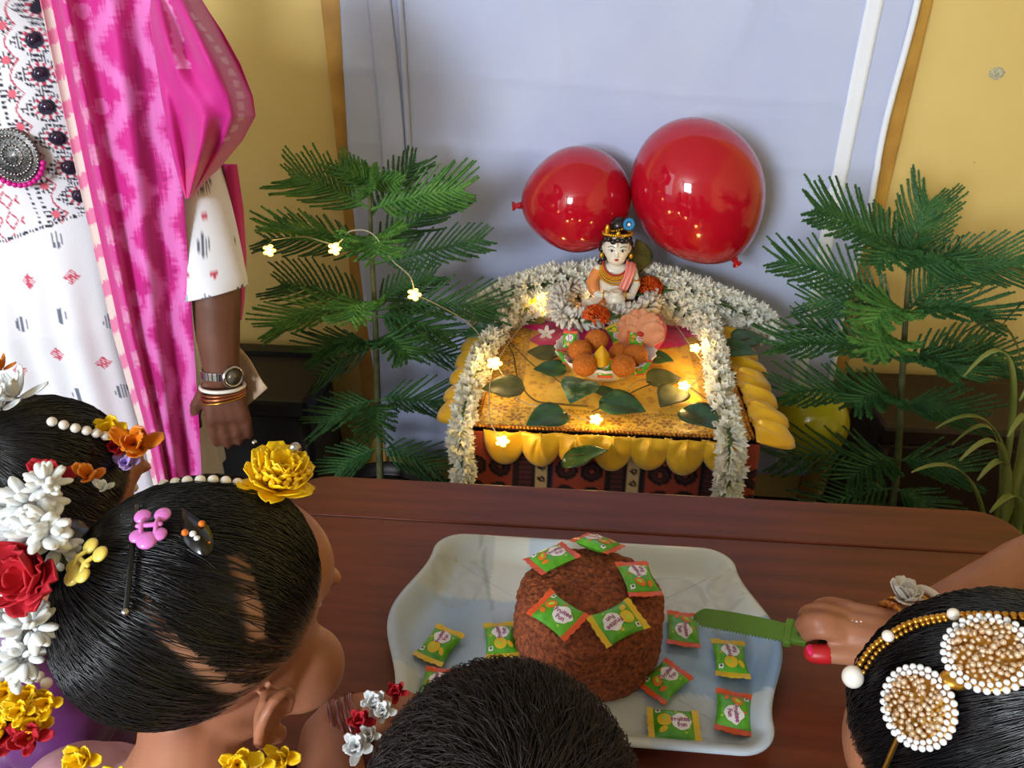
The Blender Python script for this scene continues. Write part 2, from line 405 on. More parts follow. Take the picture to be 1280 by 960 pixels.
# ================================================================== ALTAR
AX0, AX1, AY0, AY1, AZ = -.165, .305, 1.127, 1.60, .60
ACX, ACY = (AX0+AX1)/2, (AY0+AY1)/2
M_wood_dark = mat('dark_stool_wood', S(60, 34, 22), .5, col2=S(40, 22, 14), scale=14)
st = thing('stool', 'square wooden stool hidden under the printed and gold cloths', 'stool', (ACX, ACY, 0))
obj('seat', MB().box((ACX, ACY, AZ-.022), (AX1-AX0-.03, AY1-AY0-.03, .03)), M_wood_dark, st, smooth=False, bevel=.004)
for sx in (-1, 1):
    for sy in (-1, 1):
        obj('leg', MB().box((ACX+sx*.19, ACY+sy*.19, .28), (.04, .04, .56)), M_wood_dark, st, smooth=False, bevel=.004)
# block printed cloth: bands of round motifs between dark border stripes
def printed(s, z):
    red, blk, cream, blue = S(150, 62, 44), S(26, 18, 24), S(196, 168, 124), S(38, 36, 84)
    p = (s+.003) % .160
    if p < .092:
        col = red
        for cx in (.024, .068):
            for k in range(12):
                zc = .53-.052*k
                if abs(z-zc) < .03:
                    d = math.hypot(p-cx, z-zc)
                    if d < .0205: col = blk
                    if d < .0135: col = S(70, 34, 38)
                    if d < .0085: col = blk
                    if d < .004: col = red
        return col
    q = p-.092
    if q < .008 or .030 < q < .038 or .058 < q < .066: return blk if int(q*500) % 2 else S(44, 26, 30)
    if .038 <= q <= .058:
        d = math.hypot(q-.048, ((z % .026)-.013)); return S(50, 24, 26) if d < .0065 and d > .002 else cream
    return mix(S(96, 44, 40), S(40, 28, 40), .5+.5*math.sin(z*600)) if q < .03 or q < .058 else blue
M_print = mat('block_printed_cotton', rough=.85, attr=True, bump=.1, bscale=500)
per = [(AX0-.012, AY1), (AX0-.012, AY0-.006), (AX1+.012, AY0-.006), (AX1+.012, AY1)]
segs = []
for a, b in zip(per[:-1], per[1:]):
    L = math.hypot(b[0]-a[0], b[1]-a[1]); segs.append((a, b, L))
tot = sum(q[2] for q in segs)
def around(s):
    for a, b, L in segs:
        if s <= L or (a, b, L) == segs[-1]: t = min(1, s/L); return (lerp(a[0], b[0], t), lerp(a[1], b[1], t))
        s -= L
mb = MB(); nu, nv = 420, 150
def drape(u, v):
    x, y = around(u*tot); z = lerp(AZ-.004, .10, v); k = .010*v*math.sin(u*70)+.004*v*math.sin(u*151)
    cx, cy = x-ACX, y-ACY; l = math.hypot(cx, cy); return (x+cx/l*(k+.02*v), y+cy/l*(k+.02*v), z)
mb.grid(drape, nu, nv); mb.c = [printed(i/nu*tot-.47, lerp(AZ, .10, j/nv)) for j in range(nv+1) for i in range(nu+1)]
tag(obj('printed_tablecloth', mb, M_print, solid=.0015), 'maroon block printed cloth with dark round motifs hanging round the altar stool', 'cloth')

# gold brocade cloth with braid and puffed satin scallops
gold = thing('gold_altar_cloth', 'shiny gold brocade altar cloth edged with yellow satin scallops', 'cloth', (ACX, ACY, AZ))
M_gold = mat('gold_brocade', rough=.36, metal=.05, attr=True, bump=.25, bscale=120, sheen=.2)
M_satin = mat('yellow_satin', S(250, 200, 44), .28, col2=S(244, 184, 28), scale=14, sheen=.4, bump=.08, bscale=60, metal=.1)
M_braid = mat('antique_gold_braid', S(222, 158, 52), .35, metal=.5, col2=S(150, 80, 26), scale=260, lo=.42, hi=.58)
def brocade(x, y):
    base = mix(S(255, 208, 58), S(246, 188, 34), .5+.5*fbm(x, y, 3, 26)); dark = S(150, 84, 24)
    d = min(y-AY0, x-AX0, AX1-x)
    if d < .070:                                            # border of rosettes
        s = (x-AX0) if y-AY0 == d else (y-AY0)
        if d < .006 or .064 < d: return mix(dark, base, .25+.5*(math.sin(s*900) > 0))
        p = (s % .044)-.022; q = d-.035; r = math.hypot(p, q); a = math.atan2(q, p)
        if r < .004: return dark
        if r < .017*(.72+.28*math.cos(6*a)): return mix(dark, base, .12) if r > .006 else base
        if r < .0205: return base
        return mix(base, dark, .75 if noise.noise(Vector((x*230, y*230, 7))) > .02 else .05)
    n = noise.noise(Vector((x*60, y*60, 2)))+.5*noise.noise(Vector((x*150, y*150, 9)))
    return mix(base, S(190, 116, 24), sstep(.2, .45, n)*.65)
def top_z(x, y): return AZ+.003+.0030*fbm(x, y, 0, 9)+.0012*fbm(x, y, 5, 40)
mb = MB(); n1, n2 = 220, 220
mb.grid(lambda u, v: (lerp(AX0, AX1, u), lerp(AY0, AY1, v), top_z(lerp(AX0, AX1, u), lerp(AY0, AY1, v))), n1, n2)
mb.c = [brocade(lerp(AX0, AX1, i/n1), lerp(AY0, AY1, j/n2)) for j in range(n2+1) for i in range(n1+1)]
obj('brocade', mb, M_gold, gold, solid=.0015)
mb = MB()
for a, b in (((AX0, AY0), (AX1, AY0)), ((AX0, AY0), (AX0, AY1)), ((AX1, AY0), (AX1, AY1))):
    L = math.hypot(b[0]-a[0], b[1]-a[1]); k = int(L/.0065)
    for i in range(k+1):
        t = i/k; mb.ell((lerp(a[0], b[0], t), lerp(a[1], b[1], t), AZ+.004), (.0045, .0045, .0035), nu=6, nv=4)
obj('beaded_braid', mb, M_braid, gold, kind='stuff')
def scallop(c, out, across, up, wd, ln, puff, seed):
    # half round satin puff with folds gathered at the stitched edge
    c, out, across, up = Vector(c), Vector(out), Vector(across), Vector(up); mb = MB()
    def f(u, v):
        ph = PI*u; r = v
        x = r*math.cos(ph)*wd/2; t = (r*math.sin(ph))**.85*ln
        h = puff*max(0, 1-r**3)**.6*(.35+.65*math.sin(ph))*(1 if r > .02 else .6)
        h += .0042*math.sin(ph*4+seed+5*r)*r*(1-r)*2.4+.0018*math.sin(ph*9+seed*2+4*r)*r*(1-r)*2
        return c+across*x+out*t+up*h
    mb.grid(f, 32, 12); obj('satin_scallop', mb, M_satin, gold, solid=.0015)
nF = 7
for i in range(nF):
    x = lerp(AX0+.02, AX1-.018, (i+.5)/nF); scallop((x, AY0-.008, AZ+.002), (.02*math.sin(i*2.1), -.10, -1), (1, 0, 0), (0, -1, .05), .074, .066+.006*math.sin(i*3), .016, i)
for i in range(6):
    y = lerp(AY0+.03, AY1-.02, (i+.5)/6); scallop((AX0-.003, y, AZ+.004), (-1, .0, -.32), (0, 1, 0), (-.2, 0, 1), .096, .078, .022, i*1.7)
for i in range(7):
    y = lerp(AY0+.0, AY1-.02, (i+.5)/7); scallop((AX1+.003, y, AZ+.004), (1, -.05, -.32), (0, 1, 0), (.2, 0, 1), .086, .076+.004*math.sin(i*2), .022, i*2.3)
scallop((AX0-.008, AY1+.0, AZ+.01), (-.8, .3, .2), (.3, .9, 0), (-.2, 0, 1), .06, .05, .015, 3)

# cushion behind the idol, under the flower arch
M_cush = mat('white_cushion_cotton', S(226, 222, 216), .85, bump=.1, bscale=40)
M_magenta = mat('magenta_satin', S(222, 22, 120), .45, col2=S(190, 10, 96), scale=20, sheen=.3)
mb = MB(); cN = 28; arch = [(.085+.215*math.cos(PI*k/cN), AZ+.006+.112*math.sin(PI*k/cN)) for k in range(cN+1)]
mb.add([(p[0], 1.568, p[1]) for p in arch]+[(p[0], 1.612, p[1]) for p in arch],
       [tuple(range(cN, -1, -1)), tuple(range(cN+1, 2*cN+2))]+[(i, i+1, cN+2+i, cN+1+i) for i in range(cN)]+[(cN, 0, cN+1, 2*cN+1)])
tag(obj('half_round_cushion', mb, M_cush, smooth=False, bevel=.012), 'white half round cushion standing behind the idol under the flower arch', 'cushion')
mb = MB().lathe([(0, 0), (.095, 0), (.106, .020), (.108, .038), (.098, .054), (.05, .059), (0, .059)], 36, (.080, 1.485, AZ+.006))
tag(obj('round_seat_cushion', mb, M_magenta), 'low round magenta cushion on which the idol sits', 'cushion')
ZS = AZ+.064
# crumpled magenta cloth showing on both sides of the idol
mb = MB(); pc = P(757, 405, z=AZ+.01)
def pk(u, v):
    a = 2*PI*u; r = v**.7*(1+.12*math.sin(3*a+1)+.08*math.sin(7*a)+.05*math.sin(11*a)); x, y = pc.x+.185*r*math.cos(a), pc.y-.030+.115*r*math.sin(a)
    return (x, y, top_z(x, y)+.003+.010*abs(noise.noise(Vector((x*24, y*24, 1))))*(1-v**6)+.012*abs(noise.noise(Vector((x*50, y*40, 6))))*(1-v**8))
mb.grid(pk, 90, 22, wrap=True); tag(obj('magenta_cloth', mb, M_magenta, solid=.001), 'crumpled magenta cloth spread beneath the idol on the gold cloth', 'cloth')

# ------------------------------------------------------------------ garlands of white tuberose
M_petal = mat('tuberose_white', S(246, 244, 236), .55, col2=S(238, 238, 222), scale=40, sss=.0, through=.18)
M_petal2 = mat('tuberose_bud_grey_white', S(226, 220, 212), .6, col2=S(206, 200, 190), scale=60, through=.1)
M_string = mat('green_garland_thread', S(90, 110, 60), .8)
def floret(mb, p, d, L, spread=.5, np_=5, wd=.0098):
    R = frame_to(d, (random.random(), random.random(), random.random())); d = Vector(d).normalized(); base = Vector(p)
    x, y = R @ Vector((1, 0, 0)), R @ Vector((0, 1, 0)); h = L*.45
    o = len(mb.v); r0, r1 = .0016, .0030
    vs = [base+(x*math.cos(a)+y*math.sin(a))*r0 for a in (0, 2.09, 4.19)]+[base+d*h+(x*math.cos(a)+y*math.sin(a))*r1 for a in (0, 2.09, 4.19)]
    mb.add(vs, [(k, (k+1) % 3, 3+(k+1) % 3, 3+k) for k in range(3)])
    ph = random.random()*6
    for k in range(np_):
        a = ph+2*PI*k/np_; rd = x*math.cos(a)+y*math.sin(a); tn = -x*math.sin(a)+y*math.cos(a)
        sp = spread*random.uniform(.6, 1.3); pl = L*.58*random.uniform(.85, 1.1)
        b0 = base+d*h*.85+rd*r1*.6; m = b0+d*pl*.5*math.cos(sp*.6)+rd*pl*.5*math.sin(sp*.6); tip = b0+d*pl*math.cos(sp)+rd*pl*math.sin(sp)
        mb.add([b0, m+tn*wd/2-rd*.0006, tip, m-tn*wd/2-rd*.0006, m+rd*.0008], [(0, 1, 4), (1, 2, 4), (2, 3, 4), (3, 0, 4)])
def garland(name, label, path, R, n, m, flow=.3, flatz=None, spread=.5, L=None, bud=False):
    pts = cat(path, 10); cum = [0]
    for a, b in zip(pts[:-1], pts[1:]): cum.append(cum[-1]+(b-a).length)
    t = thing(name, label, 'garland', pts[0], 'white flower garlands on the altar')
    obj('thread', MB().tube(pts, .004, 6), M_string, t)
    mb = MB()
    for i in range(n):
        s = cum[-1]*(i+random.random())/n; k = 0
        while k < len(cum)-2 and cum[k+1] < s: k += 1
        q = (s-cum[k])/max(1e-6, cum[k+1]-cum[k]); p = pts[k].lerp(pts[k+1], q); tg = (pts[k+1]-pts[k]).normalized()
        for _ in range(20):
            d = Vector((random.gauss(0, 1), random.gauss(0, 1), random.gauss(0, 1))); d = (d-tg*d.dot(tg)).normalized()
            if flatz is None or p.z+d.z*R > flatz: break
        d = (d+tg*flow*random.uniform(.3, 1.3)+Vector((random.gauss(0, .15), random.gauss(0, .15), random.gauss(0, .15)))).normalized()
        fl = L or R*.85
        if bud:
            q_ = random.uniform(.8, 1.15); mb.ell(p+d*(R-fl*.5)*random.uniform(.75, 1.1), (.0042*q_, .0042*q_, fl*.52), M=frame_to(d), nu=6, nv=5)
        else: floret(mb, p+d*(R-fl)*random.uniform(.5, 1.15), d, fl*random.uniform(.85, 1.12), spread)
    obj('florets', mb, m, t, kind='stuff', smooth=bud); return t
arch_px = [(588, 404, 1.57), (612, 380, 1.575), (650, 362, 1.58), (705, 350, 1.585), (770, 346, 1.585), (835, 355, 1.585), (890, 374, 1.58), (935, 394, 1.575), (962, 412, 1.57)]
garland('flower_garland', 'thick white tuberose garland arched over the cushion behind the idol', [P(u, v, y=y) for u, v, y in arch_px], .044, 1250, M_petal, L=.032, flow=.2)
garland('flower_garland', 'white tuberose garland lying in a lower arc between cushion and idol',
        [P(628, 408, y=1.54), P(655, 388, y=1.55), P(705, 374, y=1.555), P(770, 370, y=1.56), P(830, 378, y=1.555), P(868, 396, y=1.55), P(884, 412, y=1.54)], .036, 700, M_petal, L=.028, flow=.2)
garland('flower_garland', 'white tuberose garland strand hanging over the altar corner nearest the yellow balloon',
        [P(872, 378, z=.66), P(886, 405, z=.645), P(893, 440, z=.635), P(900, 480, z=.632), P(908, 520, z=.632), P(912, 545, z=.625), P(913, 566, y=1.085), P(911, 600, y=1.08), P(906, 650, y=1.08)], .032, 520, M_petal, flow=.7, L=.027)
garland('flower_garland', 'white tuberose garland strand hanging down the altar corner beside the fairy lit fern pine',
        [P(640, 385, z=.66), P(622, 415, z=.64), P(603, 445, z=.635), P(590, 480, z=.63), P(580, 515, z=.625), P(576, 540, z=.612), P(576, 560, y=1.095), P(579, 590, y=1.09), P(582, 640, y=1.09)], .030, 460, M_petal, flow=.7, L=.026)
garland('flower_garland', 'small tight garland of greyish white buds curled round the idol',
        [P(716, 356, z=.70), P(700, 375, z=.692), P(706, 396, z=.688), P(728, 400, z=.688), P(752, 395, z=.690), P(780, 394, z=.690), P(806, 387, z=.690), P(818, 370, z=.69)], .028, 620, M_petal2, flow=.45, L=.022, bud=True)

# ------------------------------------------------------------------ idol
IX, IY = .075, 1.512
idol = thing('idol', 'small seated ceramic idol with pale face, black hair and gold ornaments', 'figurine', (IX, IY, ZS))
G = lambda *a, **k: mat(*a, **k)
M_ivory = G('idol_ivory_glaze', S(230, 222, 206), .28, coat=.3); M_ihair = G('idol_black_hair', S(22, 16, 18), .3, coat=.3)
M_igold = G('idol_gold_paint', S(214, 160, 48), .28, metal=.75); M_ipink = G('idol_pink_shawl', S(226, 130, 118), .4)
M_ipeach = G('idol_orange_cloth', S(224, 138, 74), .4); M_iblue = G('idol_blue_feather', S(20, 120, 176), .4); M_ired = G('idol_red', S(178, 36, 38), .35)
M_ink = G('idol_dark_paint', S(24, 18, 20), .3)
K = 1.02
def IL(p): return Vector((IX+p[0]*K, IY+p[1]*K, ZS+p[2]*K))
def I_tube(pts, r, n=8, **k): return MB().tube([IL(p) for p in pts], [q*K for q in r] if hasattr(r, '__len__') else r*K, n, **k)
def rs(r): return tuple(q*K for q in r) if hasattr(r, '__len__') else r*K
b = MB()
b.ell(IL((0, 0, .060)), rs((.030, .023, .042)), nu=24, nv=16).ell(IL((0, .002, .088)), rs((.036, .020, .018)), nu=24, nv=14)
b.tube([IL((0, 0, .09)), IL((0, -.002, .112))], rs((.012, .012)), 12, rnd=True)
b.ell(IL((0, -.004, .138)), rs((.0262, .0255, .031)), nu=28, nv=20).ell(IL((0, -.010, .122)), rs((.0195, .019, .019)), nu=20, nv=14)
b.tube([IL((0, -.028, .136)), IL((0, -.0315, .129))], rs((.0022, .0036)), 8, rnd=True)
for s in (-1, 1):
    b.tube([IL((s*.034, .002, .090)), IL((s*.043, -.006, .062)), IL((s*.034, -.028, .046)), IL((s*.014, -.040, .050))], rs((.0105, .0095, .0085, .007)), 12, rnd=True)
    b.tube([IL((s*.014, -.005, .020)), IL((s*.052, -.024, .018)), IL((s*.040, -.040, .014)), IL((-s*.006, -.044, .011))], rs((.018, .017, .014, .009)), 12, rnd=True)
    b.ell(IL((s*.012, -.045, .051)), rs((.008, .007, .006)))
    b.ell(IL((s*.0262, 0, .134)), rs((.004, .006, .009)))
ev = evaluated(b, .0016, 3); body = obj('body', ev, M_ivory, idol)
h = MB().ell(IL((0, .004, .146)), rs((.0285, .0265, .029)), nu=30, nv=20, fn=lambda d: (1 if d.z > .05-.9*max(0, d.y) or d.y > .1 else .80)*(1+.02*math.sin(d.x*40)*math.sin(d.z*40)))
for s in (-1, 1):
    for k in range(5):
        h.ell(IL((s*(.026+.003*math.sin(k*2)), .006+.003*math.cos(k*3), .142-.010*k)), rs((.0075, .009, .008)), nu=10, nv=8)
h.ell(IL((.002, .006, .180)), rs((.0185, .0175, .0165)), nu=18, nv=12, fn=lambda d: 1+.05*math.sin(6*math.atan2(d.y, d.x)+d.z*5))
for k in range(7):
    a = -PI/2+(k-3)*.34; h.ell(IL((.0268*math.cos(a), -.004+.0262*math.sin(a), .159+.002*math.sin(k*2.4))), rs((.006, .0045, .0055)), nu=8, nv=6)
hr = obj('hair', h, M_ihair, idol)
crown = MB()
for k in range(40):
    a = 2*PI*k/40; crown.ell(IL((.0285*math.cos(a), .002+.0275*math.sin(a), .165+.003*math.sin(-a))), rs((.003, .003, .0035)), nu=6, nv=5)
for k in range(24):
    a = 2*PI*k/24; crown.ell(IL((.002+.0195*math.cos(a), .006+.0185*math.sin(a), .176+.006*math.cos(a*1))), rs((.0022, .0022, .0025)), nu=6, nv=4)
crown.ell(IL((-.021, -.013, .176)), rs((.005, .004, .011)), nu=10, nv=8).ell(IL((0, -.027, .171)), rs((.005, .003, .007)), nu=10, nv=8)
obj('crown', crown, M_igold, idol)
f = MB(); fc = IL((.020, -.012, .188))
for k in range(12):
    a = 2*PI*k/12; f.ell(fc+Vector((math.cos(a)*.0078, -.001, math.sin(a)*.0088))*K, rs((.0042, .0025, .0042)), nu=8, nv=6)
fe = obj('feather', f, M_iblue, idol); obj('feather_eye', MB().ell(fc+Vector((0, -.003, 0)), rs((.0034, .002, .0036)), nu=10, nv=6), M_white, fe)
for s in (-1, 1):
    e = obj('eye', MB().ell(IL((s*.0105, -.0268, .1385)), rs((.0052, .0022, .0026)), nu=14, nv=8), M_white, idol)
    obj('iris', MB().ell(IL((s*.0105, -.0286, .1385)), rs((.0024, .0008, .0024)), nu=10, nv=6), M_ink, e)
    obj('eyelid_line', I_tube([(s*.0045, -.0285, .1385), (s*.0105, -.0290, .1418), (s*.017, -.0255, .1392)], .0006, 5), M_ink, e)
    obj('eyebrow', I_tube([(s*.005, -.0295, .1455), (s*.011, -.0280, .1480), (s*.018, -.0230, .1450)], .0007, 5), M_ink, idol)
    obj('earring', MB().ell(IL((s*.029, -.004, .121)), rs((.0045, .0045, .006)), nu=10, nv=8), M_igold, idol)
    obj('armlet', MB().tube([IL((s*.040+.0105*math.cos(a), -.003+.0105*math.sin(a), .073)) for a in [2*PI*k/16 for k in range(17)]], .0018*K, 6), M_igold, idol)
    obj('bracelet', MB().tube([IL((s*.022, -.035+.0085*math.cos(a), .0485+.0085*math.sin(a))) for a in [2*PI*k/16 for k in range(17)]], .0018*K, 6), M_igold, idol)
lp = MB().ell(IL((0, -.0292, .1215)), rs((.0050, .0018, .0013)), nu=12, nv=6).ell(IL((0, -.0288, .1195)), rs((.0036, .0018, .0013)), nu=12, nv=6); obj('lips', lp, M_ired, idol)
obj('forehead_mark', I_tube([(0, -.0297, .146), (0, -.0285, .153)], rs((.0006, .0011)), 6), M_igold, idol)
for r, z, m, nm in ((.026, .098, M_ired, 26), (.030, .090, M_igold, 30), (.034, .079, M_igold, 34), (.032, .085, M_igold, 34), (.027, .094, M_igold, 28)):
    nk = MB()
    for k in range(nm):
        a = PI+PI*k/(nm-1); nk.ell(IL((r*math.cos(a)*.95, -.006+.86*(.024+.001)*math.sin(a), z+.010-.020*(-math.sin(a)))), rs((.0024, .0024, .0024)), nu=6, nv=5)
    obj('necklace', nk, m, idol)
def strip(pts, wd, n=6):
    # cloth strip following points (centre, across)
    mb = MB(); c = cat([p for p, a in pts], 6); ac = cat([a for p, a in pts], 6)
    mb.grid(lambda u, v: IL(c[min(len(c)-1, int(round(v*(len(c)-1))))]+Vector(ac[min(len(c)-1, int(round(v*(len(c)-1))))])*wd*(u-.5)+Vector((0, -.0015*math.sin(u*14), 0))), n, len(c)-1); return mb
V = Vector
obj('shawl', strip([(V((.020, .022, .080)), V((.9, .3, .3))), (V((.030, .004, .108)), V((.8, .1, -.5))), (V((.028, -.021, .094)), V((.8, .2, .2))), (V((.020, -.030, .072)), V((.9, .3, .2))), (V((.014, -.034, .055)), V((.8, .2, .3)))], .026, 10), M_ipink, idol, solid=.002)
obj('waist_cloth', MB().ell(IL((0, -.008, .022)), rs((.050, .036, .014)), nu=24, nv=10, fn=lambda d: 1+.04*math.sin(9*math.atan2(d.y, d.x))), M_ipeach, idol)
obj('sleeve_cloth', I_tube([(-.034, .002, .086), (-.045, -.006, .064), (-.040, -.020, .052)], rs((.012, .0125, .011)), 14, rnd=True), M_ipeach, idol)
pot = MB().lathe([(0, 0), (.012, .001), (.019, .010), (.020, .018), (.014, .027), (.010, .029), (.013, .033), (.012, .034), (.008, .030), (0, .030)], 24, IL((.002, -.052, .032))); obj('pot', pot, M_ivory, idol)

# steel plate beside the idol
M_steel = mat('stainless_steel', S(190, 188, 186), .2, metal=1)
c = P(797, 381, z=.690); mb = MB().lathe([(0, 0), (.030, 0), (.036, .006), (.038, .006), (.031, -.0015), (0, -.0015)], 32, (c.x, c.y, .700)); tag(obj('steel_saucer', mb, M_steel), 'small shiny steel saucer tucked beside the idol', 'saucer')

# ------------------------------------------------------------------ loose flowers on the altar
M_marig = mat('red_orange_petals', S(216, 60, 20), .6, col2=S(234, 120, 30), scale=120, through=.15)
M_leafdk = mat('small_leaf_green', S(44, 84, 36), .5)
def petal_ball(name, label, c, r, n, m, group, leaves=4):
    t = thing(name, label, 'flower', c, group); mb = MB(); c = Vector(c)
    for i in range(n):
        d = Vector((random.gauss(0, 1), random.gauss(0, 1), abs(random.gauss(0, 1)))).normalized(); R = frame_to(d, (random.random(), random.random(), .3)); x, y = R @ Vector((1, 0, 0)), R @ Vector((0, 1, 0))
        p = c+d*r*.35; q = c+d*r; w_ = r*.24
        mb.add([p, q+x*w_-d*r*.15, q+d*r*.06, q-x*w_-d*r*.15, q+y*r*.12], [(0, 1, 4), (1, 2, 4), (2, 3, 4), (3, 0, 4)])
    obj('petals', mb, m, t, kind='stuff', smooth=False)
    for k in range(leaves):
        a = k*1.9+.4; d = Vector((math.cos(a), math.sin(a), .15)); s_ = Vector((-math.sin(a), math.cos(a), 0)); b0 = c+d*r*.5
        obj('leaf', MB().add([b0, b0+d*r*.7+s_*r*.3, b0+d*r*1.3, b0+d*r*.7-s_*r*.3, b0+d*r*.7+Vector((0, 0, .003))], [(0, 1, 4), (1, 2, 4), (2, 3, 4), (3, 0, 4)]), M_leafdk, t, solid=.0006)
petal_ball('flower_cluster', 'red orange flower cluster with green leaves between bowl and bud garland', P(745, 398, z=.696), .028, 170, M_marig, 'red orange flowers on the altar')
petal_ball('flower_cluster', 'red orange flower cluster lying behind the steel saucer', P(810, 364, z=.70), .032, 190, M_marig, 'red orange flowers on the altar')
M_peach = mat('peach_hibiscus_petal', S(232, 164, 124), .55, col2=S(224, 146, 104), scale=60, through=.2)
def petal(c, d, up, ln, wd, cup=.2, tip=.25, ruffle=.06, nu=10, nv=10):
    c, d, up = Vector(c), Vector(d).normalized(), Vector(up).normalized(); s = d.cross(up).normalized(); up = s.cross(d); mb = MB()
    def f(u, v):
        w_ = wd*math.sin(PI*(.06+.80*v)**.85)**.8; x = (u-.5)*w_
        return c+d*ln*v+s*x+up*(cup*ln*v*v+2*cup*x*x/wd+ruffle*ln*math.sin(u*12+v*3)*v*v)
    return mb.grid(f, nu, nv)
c = P(800, 416, z=.680); hib = thing('hibiscus', 'peach hibiscus flower lying against the bowl rim', 'flower', c)
for k in range(5):
    a = 2*PI*k/5+.5; d = Vector((math.cos(a)*1.0, .25+.4*math.sin(a), .35+math.sin(a)*.55)); obj('petal', petal(c, d, (.1, -1, .6), .046, .048, .12), M_peach, hib, solid=.0008)
obj('flower_eye', MB().ell(c+Vector((0, -.003, -.002)), (.007, .005, .006)), M_ired, hib)
M_pale = mat('white_jasmine_petal', S(240, 232, 224), .5, through=.2)
def star(label, c, r, up=(0, -.5, 1)):
    t = thing('star_flower', label, 'flower', c, 'small white star flowers')
    up = Vector(up).normalized(); R = frame_to(up)
    for k in range(5):
        a = 2*PI*k/5+.3; obj('petal', petal(c, R @ Vector((math.cos(a), math.sin(a), .15)), up, r, r*.5, .1, ruffle=0, nu=6, nv=6), M_pale, t, solid=.0006)
    obj('flower_eye', MB().ell(Vector(c)+up*.001, (.002, .002, .002), nu=8, nv=6), M_yfruit, t)
star('small white star flower beside the bowl on magenta cloth', P(683, 417, z=.632), .019)
star('small white star flower lying on magenta cloth near the steel saucer', P(846, 386, z=.645), .018)
star('small white star flower at the cloth edge near the glowing satin flower', P(652, 397, z=.632), .018)

# ------------------------------------------------------------------ leaves and vines
M_leaf = mat('money_plant_leaf', S(34, 74, 36), .32, col2=S(72, 112, 58), scale=34, stretch=(1, 1, 1), lo=.45, hi=.75, coat=.25, through=.12)
M_leaf_b = mat('money_plant_leaf_variegated', S(46, 96, 58), .30, col2=S(148, 178, 128), scale=42, lo=.50, hi=.66, coat=.3, through=.12)
M_leaf_d = mat('dry_olive_leaf', S(66, 72, 34), .5, col2=S(96, 92, 44), scale=50, through=.1)
M_twig = mat('vine_stem', S(96, 82, 40), .6)
def leaf_mesh(c, d, up, ln, wd, bend=.15, fold=.12):
    c, d, up = Vector(c), Vector(d).normalized(), Vector(up).normalized(); s = d.cross(up).normalized(); up = s.cross(d); mb = MB()
    def f(u, v):
        q = v; w_ = wd*(math.sin(PI*min(1, q**.62))**.85 if 0 < q < 1 else 0); x = (u-.5)*w_
        back = -.10*ln*(1-v)**4*abs(2*u-1)
        return c+d*(ln*v+back)+s*x+up*(-bend*ln*v*v+fold*abs(x)*1.4+.012*ln*math.sin(v*11)*abs(2*u-1))
    return mb.grid(f, 8, 14)
def vine_leaf(par, u, v, ang, ln, m=None, z=.618, wd=.72, up=(0, -.25, 1), y=None, name='leaf', lift=.12):
    c = P(u, v, z=z) if y is None else P(u, v, y=y); a = math.radians(ang)
    d = Vector((math.cos(a), math.sin(a), lift)) if y is None else Vector((math.cos(a), -.15, math.sin(a)))
    ln *= 1.18; c = c-d.normalized()*ln*.5
    return obj(name, leaf_mesh(c, d, up, ln, ln*wd*1.18), m or M_leaf, par, solid=.0008)
vn = thing('money_plant_vine', 'trailing leafy vine laid over the gold cloth beside the tuberose strand', 'vine', P(640, 470, z=.606), 'money plant vines on the gold cloth')
stp = [P(618, 405, z=.640), P(640, 440, z=.615), P(648, 475, z=.612), P(668, 500, z=.610), P(700, 505, z=.610), P(735, 508, z=.610)]
obj('stem', MB().tube(cat(stp, 8), .0016, 6), M_twig, vn)
obj('stem', MB().tube(cat([P(630, 420, z=.62), P(665, 455, z=.612), P(690, 470, z=.612), P(715, 490, z=.612)], 8), .0013, 6), M_twig, vn)
for a in ((611, 389, 110, .062, M_leaf, .655), (603, 414, 200, .066, M_leaf_b, .650), (676, 440, 165, .050, M_leaf_d, .618), (686, 460, 178, .050, M_leaf, .617), (627, 483, 185, .060, M_leaf_d, .640), (682, 521, 215, .062, M_leaf, .628), (722, 486, 255, .070, M_leaf_b, .632)):
    vine_leaf(vn, *a)
vn2 = thing('money_plant_vine', 'trailing leafy vine across the gold cloth before the sweet bowl', 'vine', P(800, 490, z=.606), 'money plant vines on the gold cloth')
obj('stem', MB().tube(cat([P(740, 515, z=.610), P(775, 498, z=.612), P(815, 480, z=.614), P(850, 478, z=.612), P(885, 500, z=.612)], 8), .0014, 6), M_twig, vn2)
for a in ((780, 505, -20, .066, M_leaf, .626), (832, 472, 20, .055, M_leaf_d, .622), (838, 495, 240, .060, M_leaf_d, .624), (878, 521, -50, .064, M_leaf, .636)):
    vine_leaf(vn2, *a)
def loose(label, *a, **k):
    t = thing('loose_leaf', label, 'leaf', P(a[0], a[1], z=a[5]) if k.get('y') is None else P(a[0], a[1], y=k['y']), 'loose leaves around the altar'); vine_leaf(t, *a, **k, name='blade')
    obj('stalk', MB().tube([P(a[0], a[1], z=a[5]) if k.get('y') is None else P(a[0], a[1], y=k['y']), (P(a[0], a[1], z=a[5]) if k.get('y') is None else P(a[0], a[1], y=k['y']))+Vector((-.03*math.cos(math.radians(a[2])), -.0 if k.get('y') else -.03*math.sin(math.radians(a[2])), -.004))], .0012, 5), M_twig, t)
loose('glossy green leaf drooping over the front satin scallops', 730, 568, 35, .066, M_leaf, None, y=1.078, wd=.5)
loose('dark green leaf lying at the saucer side of the bowl', 826, 447, -10, .042, M_leaf, .622)
loose('narrow olive leaf poking out between hibiscus and magenta cloth', 852, 396, -5, .046, M_leaf_d, .640, wd=.42)
loose('dark green leaf wedged by the outer garland strand', 924, 436, -20, .058, M_leaf, .634)
loose('broad dark green leaf behind the strand near the yellow balloon', 938, 422, 20, .060, M_leaf, .628)
